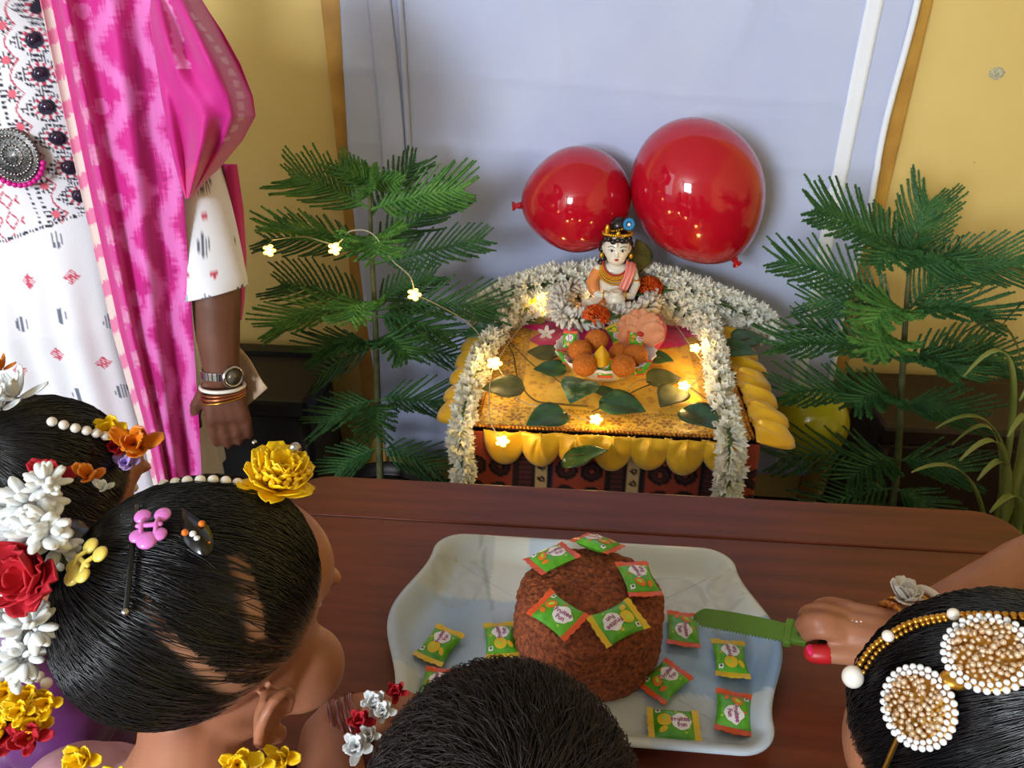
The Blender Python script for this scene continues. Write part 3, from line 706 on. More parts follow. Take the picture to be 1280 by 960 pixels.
loose('olive leaf propped upright behind the idol head', 800, 318, 95, .055, M_leaf_d, None, y=1.545, wd=.85)
loose('olive leaf lying under the bowl edge on magenta cloth', 662, 399, 170, .050, M_leaf_d, .630, wd=.45)
loose('dark green leaf peeping from under the bowl', 762, 490, -5, .040, M_leaf, .612, wd=.5, lift=0)

# ------------------------------------------------------------------ bowl of sweets
bc = P(756, 446, z=.640); BX, BY = bc.x, bc.y; BZ = top_z(BX, BY)+.004
M_china = mat('white_china', S(238, 234, 232), .22, coat=.4)
prof_o = [(0, 0), (.046, 0), (.050, .004), (.070, .018), (.088, .038), (.097, .050)]; prof_i = [(.0945, .0502), (.085, .040), (.066, .021), (.046, .0065), (0, .005)]
mb = MB().lathe(prof_o+prof_i, 96, (BX, BY, BZ), fn=lambda a, j: 1+(.022*math.cos(24*a) if j in (5, 6) else .010*math.cos(24*a) if j in (4, 7) else 0))
tag(obj('fluted_bowl', mb, M_china), 'white china bowl with fluted rim holding laddus and candies', 'bowl')
M_ladd = mat('laddu_gram_flour', S(204, 116, 28), .7, col2=S(178, 92, 18), scale=260, bump=.7, bscale=300)
pl = None
lad = [(746, 424, .676, 'at the back of the bowl, below the red flowers'), (725, 437, .670, 'by the rim beside the two olive leaves'), (731, 455, .668, 'at the front by the variegated leaf'), (774, 438, .668, 'smallest of them, beside the yellow cone'), (795, 443, .670, 'by the rim under the hibiscus'), (779, 456, .668, 'at the front above the mango candy')]
for i, (u, v, z, lb) in enumerate(lad):
    c = P(u, v, z=z); c.z -= .002
    if pl is None:
        m0 = MB().ell((0, 0, 0), (.0225, .0225, .0205), nu=28, nv=18, fn=lambda d: 1+.035*noise.noise(d*3)+.02*noise.noise(d*9)); m0.v = [(x+c.x, y+c.y, z_+c.z) for x, y, z_ in m0.v]
        pl = o = obj('laddu', m0, M_ladd)
    else:
        o = pl.copy(); C.objects.link(o); o.location = (c.x, c.y, c.z-.021)
    s_ = (.86 if i == 3 else 1.0); o.scale = (s_, s_, s_); o.rotation_euler = (0, 0, i*1.3)
    tag(o, 'round orange laddu %s' % lb, 'laddu', 'laddus in the fluted bowl')
M_cone = mat('yellow_foil', S(226, 176, 30), .35, coat=.4)
c = P(752, 446, z=.676); mb = MB().lathe([(0, .024), (.006, .016), (.013, .004), (.017, -.012), (.012, -.016), (0, -.016)], 18, c, fn=lambda a, j: 1+.12*math.sin(3*a)*(j > 0))
tag(obj('sweet_cone', mb, M_cone, smooth=False), 'yellow cone wrapped sweet standing between the laddus', 'sweet')
GB = 'wrapped candies in the fluted bowl'
for (k, u, v, z, rz, tl, lb) in (('orange', 712, 426, .666, 1.3, (.9, -.3), 'orange ended candy propped upright at the bowl rim beside the star flower'),
        ('yellow', 769, 417, .672, -.9, (.8, .2), 'yellow ended candy leaning against the back rim by the hibiscus'),
        ('orange', 795, 424, .670, .3, (.7, .5), 'orange ended candy behind the laddu under the hibiscus'),
        ('orange', 756, 460, .657, 1.6, (.8, 0), 'orange ended candy standing at the front rim under the yellow cone'),
        ('yellow', 781, 463, .654, .4, (.6, .1), 'yellow ended candy lying along the front rim before the laddus'),
        ('orange', 706, 447, .656, -1.0, (.1, .6), 'candy pressed flat to the rim beside the olive leaves'),
        ('orange', 803, 460, .656, .9, (.1, -.6), 'candy pressed flat to the rim beside the dark green leaf')):
    candy(k, P(u, v, z=z), rz, lb, GB, tl, .95)

# ------------------------------------------------------------------ fairy lights
M_led = mat('warm_led_plastic', S(255, 214, 130), .3, emit=(1, .62, .12), estr=4)
M_core = mat('warm_led_core', S(255, 230, 160), .3, emit=(1, .75, .28), estr=16)
M_wire = mat('clear_wire', S(190, 180, 150), .3, trans=.3)
def led(par, c, r=.011, power=.12, up=(0, -.6, 1)):
    c = Vector(c); R = frame_to(up); mb = MB()
    for k in range(5):
        a = 2*PI*k/5; d = R @ Vector((math.cos(a), math.sin(a), .25)); mb.ell(c+d*r*.62, (r*.42, r*.42, r*.26), nu=10, nv=6)
    o = obj('flower_bulb', mb, M_led, par)
    obj('led_core', MB().ell(c+Vector(up).normalized()*r*.1, r*.36, nu=10, nv=8), M_core, o)
    l = bpy.data.lights.new('led_glow', 'POINT'); l.energy = power; l.color = (1, .66, .22); l.shadow_soft_size = .012
    lo = bpy.data.objects.new('led_glow', l); C.objects.link(lo); lo.location = c+Vector(up).normalized()*.022; return o
fl = thing('fairy_lights', 'string of warm flower shaped fairy lights spread over the altar', 'fairy lights', P(740, 480, z=.61))
spots = [(675, 386, .655), (741, 381, .690), (620, 460, .650), (668, 492, .615), (745, 524, .614), (852, 482, .622), (868, 436, .640), (905, 555, None)]
wp = [P(650, 380, z=.650)]
A_led = [P(675, 384, z=.652), P(740, 384, z=.668), P(618, 455, z=.652), P(745, 525, z=.616), P(855, 483, z=.622), P(869, 436, z=.640), P(628, 552, y=1.078)]
for i, c in enumerate(A_led): led(fl, c, .015 if i in (0, 2) else .012, .20 if i in (0, 2, 6) else .15)
obj('wire', MB().tube(cat([P(628, 552, y=1.09), P(612, 520, z=.622), P(618, 458, z=.650), P(650, 500, z=.613), P(690, 510, z=.612), P(745, 527, z=.612), P(770, 505, z=.613), P(800, 475, z=.613), P(855, 486, z=.614), P(880, 460, z=.62), P(869, 440, z=.635), P(840, 400, z=.645)], 8), .0011, 5), M_wire, fl)
obj('wire', MB().tube(cat([P(618, 455, z=.650), P(650, 410, z=.645), P(675, 387, z=.650), P(705, 385, z=.672), P(740, 386, z=.665)], 8), .0011, 5), M_wire, fl)

sf = thing('satin_flower', 'yellow satin flower glowing round a fairy light beside the bud garland', 'flower', A_led[0])
for k in range(7):
    a = 2*PI*k/7; obj('petal', petal(A_led[0]+Vector((0, .006, -.006)), (math.cos(a), .15, math.sin(a)*.8+.1), (0, -1, .4), .030, .026, .25, nu=6, nv=6), M_satin, sf, solid=.0008)
# ------------------------------------------------------------------ balloons
M_bal = mat('red_latex', S(196, 16, 40), .07, trans=.12, coat=.6, sss=.0, through=.12)
M_baly = mat('yellow_latex', S(206, 196, 40), .12, coat=.5, through=.2)
def balloon(label, c, r, ln, axis, m, tail=1.28, y0=None):
    # pear shaped skin tapering to the neck along axis
    t = thing('balloon', label, 'balloon', c, 'balloons around the altar'); R = frame_to(axis, (0, 1, 0)); c = Vector(c); prof = []
    for k in range(37):
        th = PI*k/36; z = -math.cos(th)*ln; rr = r*math.sin(th)
        if z > 0: q = z/ln; rr *= (1-.12*q*q); z = z*(1+.06*q*q)
        prof.append((max(rr, 0), z))
    prof[-1] = (.008, ln*1.075); obj('skin', MB().lathe(prof, 64, c, M=R), m, t)
    kp = c+R @ Vector((0, 0, ln*1.075))
    obj('knot', MB().lathe([(.007, -.004), (.0075, .004), (.005, .009), (.011, .016), (.010, .018), (.002, .012)], 16, kp, M=R), m, t); return t
c = P(872, 240, y=1.605); balloon('big round red balloon beside the idol against the sheet', c, .131, .152, (.55, -.05, -.83), M_bal)
c = P(722, 250, y=1.635); balloon('smaller red balloon touching the bigger one against the sheet', c, .111, .114, (-1, .0, -.12), M_bal)
c = P(1012, 528, y=1.50); balloon('yellow balloon half hidden behind the fern pine near the maroon chair', c, .082, .09, (.3, .2, -.9), M_baly)
# ================================================================== TABLE
TZ = .70; TX0, TX1, TY0, TY1 = -.36, .548, .405, .826
M_table = mat('reddish_table_wood', S(116, 52, 30), .40, col2=S(84, 36, 20), scale=5, stretch=(1.2, 14, 6), detail=6, bump=.06, bscale=30, lo=.3, hi=.75)
tb = thing('table', 'dark reddish brown wooden table with a rounded far corner', 'table', ((TX0+TX1)/2, (TY0+TY1)/2, 0))
def rr(x0, x1, y0, y1, r, which):
    pts = []
    for (cx, cy, a0, on) in ((x1-r, y1-r, 0, 'ne' in which), (x0+r, y1-r, PI/2, 'nw' in which), (x0+r, y0+r, PI, 'sw' in which), (x1-r, y0+r, 1.5*PI, 'se' in which)):
        if on: pts += [(cx+r*math.cos(a0+PI/2*k/8), cy+r*math.sin(a0+PI/2*k/8)) for k in range(9)]
        else: pts.append((x1 if a0 in (0, 1.5*PI) else x0, y1 if a0 in (0, PI/2) else y0))
    return pts
seam = .742
obj('top_board', MB().prism(rr(TX0, TX1, seam+.0006, TY1, .045, ('ne', 'nw')), TZ-.028, TZ), M_table, tb, smooth=False, bevel=.003)
obj('top_board', MB().prism(rr(TX0, TX1, TY0, seam-.0006, .045, ('se', 'sw')), TZ-.028, TZ), M_table, tb, smooth=False, bevel=.003)
for y in (TY0+.05, TY1-.05): obj('apron', MB().box(((TX0+TX1)/2, y, TZ-.065), (TX1-TX0-.14, .02, .07)), M_table, tb, smooth=False)
for x in (TX0+.06, TX1-.06): obj('apron', MB().box((x, (TY0+TY1)/2, TZ-.065), (.02, TY1-TY0-.10, .07)), M_table, tb, smooth=False)
for x in (TX0+.06, TX1-.06):
    for y in (TY0+.05, TY1-.05): obj('leg', MB().box((x, y, .335), (.05, .05, .67)), M_table, tb, smooth=False, bevel=.005)

# ------------------------------------------------------------------ tray
KX, KY = .018, .565
def tray_outline(n=240):
    h, hc, b = .100, .168, .1305; pts = []
    def ex(y): return hc+.027*(.5+.5*math.cos(PI*clamp(abs(y)/h)))
    for i in range(61): y = -h+2*h*i/60; pts.append((ex(y), y))
    for k in range(1, 16): a = PI/2*k/16; pts.append((hc-.034+.034*math.cos(a), h+(b-h)*math.sin(a)))
    for i in range(61): pts.append((hc-.034-2*(hc-.034)*i/60, b))
    for k in range(1, 16): a = PI/2*k/16; pts.append((-(hc-.034)-.034*math.sin(a), h+(b-h)*math.cos(a)))
    q = [(-x, -y) for x, y in pts]; return pts+q
ol = tray_outline(); N = len(ol); nr = []
for i in range(N):
    a, b_ = ol[i-1], ol[(i+1) % N]; tx, ty = b_[0]-a[0], b_[1]-a[1]; l = math.hypot(tx, ty); nr.append((ty/l, -tx/l))
rings = [(-.0005, .019), (0, .0215), (.003, .0225), (.007, .0215), (.012, .017), (.018, .010), (.024, .005), (.029, .0035)]
mb = MB(); cols = []
def tray_col(x, y):
    base = S(206, 210, 208); blue = S(150, 174, 200); pale = S(184, 198, 212)
    c = base
    if y > .035 and x < -.055: c = S(190, 196, 196) if x < -.10 else S(214, 216, 210)
    if -.06 < y < .030+.02*(x < -.13): c = pale if x < -.02 else (blue if x > .06 else S(170, 190, 210))
    if x < -.06 and -.05 < y < .045: c = mix(blue, pale, .5+.4*math.sin(x*60))
    if x > .13 and -.075 < y < .02: c = mix(blue, S(120, 150, 190), .5)
    if y > .06 and -.03 > x > -.06: c = pale
    if y < -.06 and x > .06: c = S(186, 196, 206)
    for (fx, fy, s) in ((-.135, .07, .030), (.10, .06, .034), (.155, .075, .02), (-.12, -.08, .03)):     # faint tulip outlines
        r = math.hypot((x-fx)/s, (y-fy)/(s*1.25)); a = math.atan2(y-fy, x-fx)
        if r < 1+.08*math.sin(3*a): c = mix(c, S(150, 152, 140), .40 if r > .86 else .16+.12*math.sin(a*5+r*4))
    if abs(x+.098+.25*(y-.05)) < .0022 and y > .03: c = mix(c, S(130, 138, 128), .5)
    if abs(x-.135+.3*(y-.03)) < .0022 and -.02 < y < .05: c = mix(c, S(130, 138, 128), .4)
    return c
allr = []
for (ins, z) in rings: allr.append([(ol[i][0]-nr[i][0]*ins, ol[i][1]-nr[i][1]*ins, z) for i in range(N)])
last = allr[-1]
for k in range(1, 46): s = 1-k/45.5; allr.append([(p[0]*s, p[1]*s, .0035) for p in last])
for rg in allr:
    for p in rg: mb.v.append((KX+p[0], KY+p[1], TZ+.0005+p[2])); cols.append(tray_col(p[0], p[1]))
for j in range(len(allr)-1):
    for i in range(N): mb.f.append((j*N+i, j*N+(i+1) % N, (j+1)*N+(i+1) % N, (j+1)*N+i))
mb.f.append(tuple((len(allr)-1)*N+i for i in range(N))); mb.c = cols
M_tray = mat('melamine_print', rough=.22, attr=True, coat=.3)
# foot of the tray closes the underside
foot = allr[7]; o = len(mb.v)
for p in allr[0]: mb.v.append((KX+p[0]*.995, KY+p[1]*.995, TZ+.0005+p[2]-.001)); mb.c.append(S(190, 196, 200))
for p in foot: mb.v.append((KX+p[0], KY+p[1], TZ+.0005)); mb.c.append(S(190, 196, 200))
for i in range(N): mb.f.append((i, o+i, o+(i+1) % N, (i+1) % N)); mb.f.append((o+i, o+N+i, o+N+(i+1) % N, o+(i+1) % N))
mb.f.append(tuple(o+N+i for i in range(N)))
tag(obj('serving_tray', mb, M_tray, recalc=True), 'pale blue grey melamine tray with bulging ends holding the cake', 'tray')
TF = TZ+.0045

# ------------------------------------------------------------------ cake
M_cake = mat('brown_sponge', S(164, 84, 44), .75, col2=S(100, 46, 24), scale=240, detail=8, bump=1.0, bscale=260, lo=.36, hi=.64)
CX, CY = .0245, .553
prof = [(0, 0), (.064, 0), (.0685, .004)]+[(.0705+.0015*math.sin(k*.5), .010+.006*k) for k in range(1, 9)]+[(.0705, .064), (.0685, .069), (.064, .0735), (.057, .0765), (.048, .0788), (.038, .0802), (.027, .0812), (.016, .0818), (.007, .082), (0, .082)]
mb = MB(); dense = []
for a, b_ in zip(prof[:-1], prof[1:]):
    for k in range(4): dense.append((lerp(a[0], b_[0], k/4), lerp(a[1], b_[1], k/4)))
dense.append(prof[-1]); mb.lathe(dense, 200, (0, 0, 0))
nv = []
for x, y, z in mb.v:
    d = Vector((x, y, max(z-.03, 0)*1.2)); n = d.normalized() if d.length > 1e-6 else Vector((0, 0, 1))
    k = .0016*fbm(x, y, z, 170)+.0016*fbm(x, y, z, 60)+.0014*noise.noise(Vector((x*20, y*20, z*20)))
    if z > .07: k -= .0035*math.exp(-((y-.012*math.sin(x*90)-.006)/.0022)**2)*sstep(.045, .0, abs(x))*.6; k -= .003*math.exp(-((x-.012*math.sin(y*80))/.002)**2)*sstep(.04, .0, abs(y))*.5
    k *= sstep(0, .008, z); nv.append((CX+x+n.x*k, CY+y+n.y*k, TF+z+n.z*k))
mb.v = nv; tag(obj('cake', mb, M_cake), 'round brown sponge cake with a rough domed top on the tray', 'cake')
def cake_z(x, y):
    r = math.hypot(x-CX, y-CY)
    for a, b_ in zip(prof[10:-1], prof[11:]):
        if b_[0] <= r <= a[0]: return TF+lerp(a[1], b_[1], (a[0]-r)/max(1e-6, a[0]-b_[0]))
    return TF+.06
GC, GT = 'wrapped candies on the cake', 'wrapped candies on the tray'
for (k, u, v, rz, lb) in (('orange', 690, 700, 37, 'orange ended candy on the cake shoulder that faces the profile girl, farther from the boy'),
        ('orange', 747, 683, 143, 'orange ended candy at the cake rim nearest the altar'),
        ('orange', 798, 726, 105, 'orange ended candy with a clear tip on the cake edge above the knife tip'),
        ('orange', 697, 771, -40, 'orange ended candy on the cake close to the boy, lettering upside down'),
        ('yellow', 772, 781, 215, 'the only yellow ended candy on the cake')):
    c = P(u, v, z=TF+.080); zz = cake_z(c.x, c.y); c = P(u, v, z=zz+.005); dx, dy = c.x-CX, c.y-CY; r = math.hypot(dx, dy); sl = .10+max(0, r-.045)*16; sl = min(sl, .55)
    c.z += .0025+max(0, r-.05)*.15; candy(k, c, math.radians(rz), lb, GC, (-sl*dy/max(r, .01), sl*dx/max(r, .01)), 1.16)
for (k, u, v, rz, lb) in (('yellow', 549, 806, 68, 'yellow ended candy on the tray, farthest from the cake on the girl side'),
        ('yellow', 626, 800, 100, 'yellow ended candy on the tray lying against the cake on the girl side'),
        ('orange', 854, 786, -95, 'orange ended candy on the tray beneath the knife tip'),
        ('yellow', 913, 823, 88, 'yellow ended candy on the blue print of the tray below the knife blade'),
        ('orange', 831, 851, 48, 'orange ended candy on the tray in the shade of the cake'),
        ('yellow', 842, 906, 0, 'yellow ended candy on the tray beside the boy head'),
        ('orange', 917, 890, -100, 'orange ended candy at the tray corner below the knife'),
        ('orange', 546, 860, 85, 'orange ended candy on the tray mostly hidden by the boy hair')):
    candy(k, P(u, v, z=TF+.0060), math.radians(rz), lb, GT, scale=1.14)

# ------------------------------------------------------------------ knife
M_knife = mat('green_clear_plastic', S(120, 164, 60), .22, trans=.4, coat=.4, through=.25)
M_grip = mat('dark_green_grip', S(40, 52, 22), .35, coat=.3)
k0, k1, k2 = P(867, 769, z=.738), P(986, 791, z=.752), P(1066, 800, z=.757)
kn = thing('cake_knife', 'green plastic serrated cake knife held over the tray', 'knife', k1)
ax = (k1-k0); Lk = ax.length; ax.normalize(); sd = Vector((0, 0, 1)).cross(ax).normalized(); sd = (sd*.9+Vector((0, 0, .35))).normalized(); upk = ax.cross(sd).normalized()
if upk.z < 0: upk = -upk
# blade: straight back, rounded tip, toothed cutting edge
bk = []; ed = []; nt = 30
for i in range(2*nt+1):
    t = i/(2*nt); wtip = sstep(0, .12, t); back = .0085*wtip**.5+.002*math.sin(PI*t); edge = -.0085*(.35+.65*wtip)-(.0022 if i % 2 else 0)
    bk.append(k0+ax*Lk*t+sd*back); ed.append(k0+ax*Lk*t+sd*edge)
n = len(bk); mb = MB().add(bk+ed, [(i, i+1, n+i+1, n+i) for i in range(n-1)]); obj('blade', mb, M_knife, kn, solid=.0016, smooth=False)
mb = MB().box((0, 0, 0), (.008, .026, .010)).box((.010, 0, 0), (.016, .019, .009)); R = Matrix((ax, sd, upk)).transposed(); mb.v = [tuple(R @ Vector(p)+k1) for p in mb.v]; obj('guard', mb, M_knife, kn, bevel=.002, smooth=False)
obj('handle', MB().tube([k1+ax*.012, k1.lerp(k2, .5), k2, k2+ax*.02], [.0066, .0072, .0075, .006], 12, rnd=True), M_grip, kn)
# ================================================================== PLANTS
M_needA = mat('fern_pine_needles_bright', S(108, 156, 72), .5, col2=S(76, 130, 60), scale=30, through=.15)
M_needB = mat('fern_pine_needles_dark', S(70, 114, 58), .5, col2=S(50, 94, 50), scale=30, through=.12)
M_bark = mat('fern_pine_bark', S(96, 98, 58), .7, col2=S(66, 70, 40), scale=40)
M_pot = mat('dark_pot', S(34, 24, 20), .5, col2=S(24, 18, 16), scale=12)
M_soil = mat('soil', S(40, 28, 20), .9, bump=.5, bscale=120)
def fern_branch(mb, a, b, wd, n=24, droop=.08, seed=0, nd=(0, 0, 1), th=.0068):
    rng = random.Random(seed); a, b = Vector(a), Vector(b); L = (b-a).length
    mid = a.lerp(b, .5)+Vector((0, 0, L*droop)); pts = bez(a, mid, b, 20)
    mb.tube(pts, [lerp(.0032, .0012, i/20) for i in range(21)], 5)
    nd = Vector(nd).normalized()
    def brush(q, r):
        m = len(q)
        mb.tube(q, [r*.52*(1-.6*i/(m-1)) for i in range(m)], 4, caps=False)
        for i in range(m-1):
            t = (q[i+1]-q[i]); l = t.length
            if l < 1e-6: continue
            t.normalize(); x = t.orthogonal().normalized(); y = t.cross(x); k = max(2, int(l/.0038))
            for s in range(k):
                c = q[i]+t*l*s/k; fall = 1-.45*(i+s/k)/(m-1)
                for _ in range(5):
                    an = rng.uniform(0, 6.28); d = x*math.cos(an)+y*math.sin(an); sidev = (-x*math.sin(an)+y*math.cos(an))*.0021
                    tip = c+(d*.95+t*.75)*r*fall*1.05; mb.add([c+sidev, c-sidev, tip], [(0, 1, 2)])
    for k in range(n):
        t = .10+.90*(k+.5)/n; i = min(19, int(t*20)); c = pts[i].lerp(pts[i+1], t*20-i); tg = (pts[i+1]-pts[i]).normalized(); sdv = tg.cross(nd).normalized()
        up = sdv.cross(tg)
        s = 1 if k % 2 else -1
        ln = wd*(math.sin(PI*clamp(.16+.70*(1-t)**.75))**.8)*rng.uniform(.86, 1.1)*(1 if t < .9 else .75)
        f = .55+.45*t
        d = (sdv*s*(1-.35*t)+tg*(.62+.5*t)+up*rng.uniform(-.08, .22)).normalized()
        q = [c, c+d*ln*.35, c+d*ln*.70+tg*ln*.05+up*ln*.04, c+d*ln+tg*ln*.14+up*ln*.12]
        brush(q, th*(1.15-.2*t))
    brush([pts[i] for i in range(4, 21, 4)], th*1.1)
def fern_pine(label, trunk, branches, seed, pot_r):
    base = trunk[0]; t = thing('fern_pine', label, 'potted plant', (base[0], base[1], 0), 'potted fern pines beside the altar')
    pts = cat(trunk, 8); obj('trunk', MB().tube(pts, [lerp(.009, .003, i/(len(pts)-1)) for i in range(len(pts))], 8), M_bark, t)
    for i, (a, b, wd, n, dr, mt, nd) in enumerate(branches):
        mb = MB(); fern_branch(mb, a, b, wd*1.05, int(n*1.25), dr, seed*100+i, nd); obj('branch', mb, mt, t, smooth=False)
    x, y = base[0], base[1]
    obj('pot', MB().lathe([(0, 0), (pot_r*.72, 0), (pot_r*.97, .19), (pot_r*1.05, .19), (pot_r*1.06, .215), (pot_r*.96, .215), (pot_r*.92, .19), (pot_r*.9, .18)], 36, (x, y, 0.001)), M_pot, t)
    obj('soil', MB().lathe([(pot_r*.93, .185), (pot_r*.5, .194), (0, .197)], 24, (x, y, 0.001)), M_soil, t)
def PB(spec, tx, y):
    out = []
    for (bv, u, v, yy, wd, n, dr, m, nd) in spec:
        a = P(tx(bv), bv, y=y); b = P(u, v, y=yy); out.append((a, b, wd, n, dr, m, nd))
    return out
A, B = M_needA, M_needB
UP = (0, -.35, 1); FR = (0, -1, .5); MID = (0, -.7, .7)
txl = lambda v: lerp(462, 474, (v-215)/385)
specL = [(262, 366, 222, 1.52, .085, 26, .10, A, MID), (262, 578, 238, 1.42, .075, 26, .06, A, MID), (240, 425, 207, 1.50, .05, 14, .02, A, MID), (228, 438, 214, 1.42, .030, 12, .05, A, FR), (228, 500, 228, 1.41, .030, 12, .05, A, FR), (232, 463, 212, 1.45, .026, 10, 0, A, FR), (240, 460, 240, 1.36, .035, 12, .1, A, FR), (270, 520, 205, 1.56, .06, 18, .05, B, MID),
         (318, 336, 284, 1.36, .065, 26, .14, A, UP), (318, 470, 318, 1.26, .085, 24, .30, A, UP), (330, 604, 300, 1.45, .060, 26, .02, B, MID), (315, 330, 300, 1.52, .07, 22, .10, B, MID), (320, 560, 250, 1.55, .075, 22, .05, B, MID),
         (388, 344, 408, 1.33, .085, 28, .18, A, UP), (388, 618, 388, 1.42, .085, 26, .10, B, UP), (388, 352, 355, 1.52, .08, 24, .10, B, MID), (380, 540, 345, 1.54, .06, 20, .05, B, MID), (390, 440, 402, 1.28, .07, 20, .3, A, UP), (395, 560, 420, 1.40, .07, 22, .1, B, UP),
         (430, 394, 442, 1.34, .075, 22, .18, B, UP), (430, 512, 446, 1.30, .07, 22, .24, B, UP), (430, 590, 452, 1.45, .08, 22, .08, B, UP), (430, 400, 470, 1.54, .07, 18, .08, B, MID),
         (500, 400, 530, 1.42, .08, 20, .12, B, UP), (500, 560, 505, 1.44, .08, 20, .08, B, UP), (505, 470, 545, 1.32, .07, 18, .2, B, UP), (560, 420, 590, 1.42, .08, 18, .1, B, UP), (560, 550, 590, 1.44, .08, 18, .1, B, UP)]
YL = 1.45
tr = [Vector((P(474, 600, y=YL).x, YL, .19)), P(472, 500, y=YL), P(469, 400, y=YL), P(464, 300, y=YL), P(462, 222, y=YL)]
fern_pine('potted fern pine wound with fairy lights beside the woman', tr, PB(specL, txl, YL), 1, .108)
fl2 = thing('fairy_lights', 'string of warm fairy lights hooked over the fern pine branches', 'fairy lights', P(460, 300, y=1.4))
L2 = [P(337, 313, y=1.37), P(419, 311, y=1.30), P(518, 368, y=1.29)]
for c in L2: led(fl2, c, .013, .07, (0, -1, .3))
obj('wire', MB().tube(cat([P(340, 300, y=1.37), P(380, 296, y=1.33), P(419, 305, y=1.305), P(438, 289, y=1.30), P(465, 292, y=1.30), P(490, 325, y=1.29), P(512, 345, y=1.285), P(518, 364, y=1.285)], 8), .0012, 5), M_wire, fl2)
obj('wire', MB().tube(cat([P(518, 368, y=1.295), P(545, 380, y=1.32), P(580, 400, y=1.38), P(600, 420, z=.66), P(618, 455, z=.652)], 8), .0010, 5), M_wire, fl2)

txr = lambda v: lerp(1140, 1120, (v-250)/350)
specR = [(338, 1160, 252, 1.50, .085, 28, .04, B, FR), (330, 1020, 262, 1.32, .080, 28, .10, B, MID), (335, 1276, 332, 1.34, .080, 28, .10, B, MID), (330, 1095, 332, 1.24, .06, 20, .25, B, UP), (338, 1205, 338, 1.24, .06, 20, .25, B, UP), (330, 1080, 278, 1.50, .06, 18, .05, B, MID), (345, 1150, 300, 1.36, .03, 10, .05, B, FR),
         (392, 974, 326, 1.38, .075, 28, .12, B, MID), (392, 1236, 398, 1.30, .080, 26, .24, B, UP), (395, 1010, 378, 1.46, .07, 22, .10, B, MID), (392, 1200, 330, 1.48, .07, 20, .1, B, MID), (400, 1090, 405, 1.24, .075, 22, .25, A, UP),
         (452, 968, 432, 1.34, .080, 26, .16, B, UP), (452, 1268, 458, 1.34, .080, 28, .12, B, UP), (455, 1085, 440, 1.22, .07, 22, .3, A, UP), (450, 1200, 470, 1.26, .08, 22, .2, B, UP), (450, 1000, 405, 1.50, .07, 20, .08, B, MID), (455, 1240, 430, 1.48, .07, 20, .08, B, MID),
         (505, 985, 490, 1.34, .085, 24, .12, B, UP), (510, 1070, 505, 1.26, .08, 22, .25, B, UP), (505, 1210, 520, 1.34, .085, 22, .1, B, UP),
         (575, 975, 575, 1.36, .09, 22, .12, B, UP), (580, 1060, 600, 1.28, .08, 20, .2, B, UP), (575, 1200, 590, 1.34, .09, 20, .12, B, UP), (610, 1010, 640, 1.34, .08, 20, .1, B, UP), (610, 1170, 650, 1.34, .08, 20, .1, B, UP)]
YR = 1.40
tr = [Vector((P(1118, 640, y=YR).x, YR, .19)), P(1120, 600, y=YR), P(1126, 500, y=YR), P(1132, 400, y=YR), P(1138, 330, y=YR), P(1146, 290, y=1.42)]
fern_pine('potted dark green fern pine before the yellow wall and maroon chair', tr, PB(specR, txr, YR), 2, .108)

# spider plant with long arching blades
M_blade = mat('spider_leaf', S(122, 138, 62), .45, col2=S(168, 172, 96), scale=6, stretch=(1, 1, 1), through=.2)
M_blade2 = mat('spider_leaf_dark', S(62, 88, 46), .45, col2=S(90, 110, 56), scale=8, through=.15)
sx, sy, sz = .80, 1.17, .40
sp = thing('spider_plant', 'spider plant with long thin arching pale leaves beside the table end', 'potted plant', (sx, sy, 0))
obj('pot', MB().lathe([(0, 0), (.08, 0), (.105, .30), (.115, .30), (.115, .33), (.10, .33), (.095, .30)], 32, (sx, sy, .001)), M_pot, sp)
obj('soil', MB().lathe([(.098, .305), (0, .312)], 24, (sx, sy, .001)), M_soil, sp)
bl = [(1170, 535, 1.16, .12, 0), (1140, 590, 1.10, .05, 0), (1200, 575, 1.02, .10, 0), (1238, 640, 1.00, .05, 0), (1190, 556, 1.20, .16, 0), (1222, 600, 1.05, .1, 0), (1185, 432, 1.25, .22, 1), (1215, 375, 1.28, .26, 1), (1260, 545, 1.0, .1, 0), (1250, 410, 1.2, .25, 1), (1300, 380, 1.2, .28, 1), (1330, 450, 1.1, .2, 0), (1360, 520, 1.2, .2, 0), (1275, 500, .98, .16, 0), (1205, 470, 1.12, .18, 0), (1340, 600, 1.0, .1, 0)]
for i, (u, v, y, hgt, k) in enumerate(bl):
    b = P(u, v, y=y); a = Vector((sx+.02*math.cos(i*2), sy+.02*math.sin(i*2), .31)); m_ = Vector((lerp(a.x, b.x, .45), lerp(a.y, b.y, .45), max(a.z, b.z)+hgt)); q = bez(a, m_, b, 18); mb = MB()
    for j, p in enumerate(q):
        t = j/18; tg = (q[min(j+1, 18)]-q[max(j-1, 0)]).normalized(); s_ = tg.cross(Vector((0, 0, 1))); s_ = s_.normalized() if s_.length > .05 else Vector((0, 1, 0)); w_ = .0075*(math.sin(PI*(.12+.86*t))**.6)
        mb.v += [tuple(p+s_*w_), tuple(p-Vector((0, 0, .0025))), tuple(p-s_*w_)]
        if j: o = 3*j; mb.f += [(o-3, o-2, o+1, o), (o-2, o-1, o+2, o+1)]
    obj('leaf', mb, M_blade2 if k else M_blade, sp, solid=.0006)
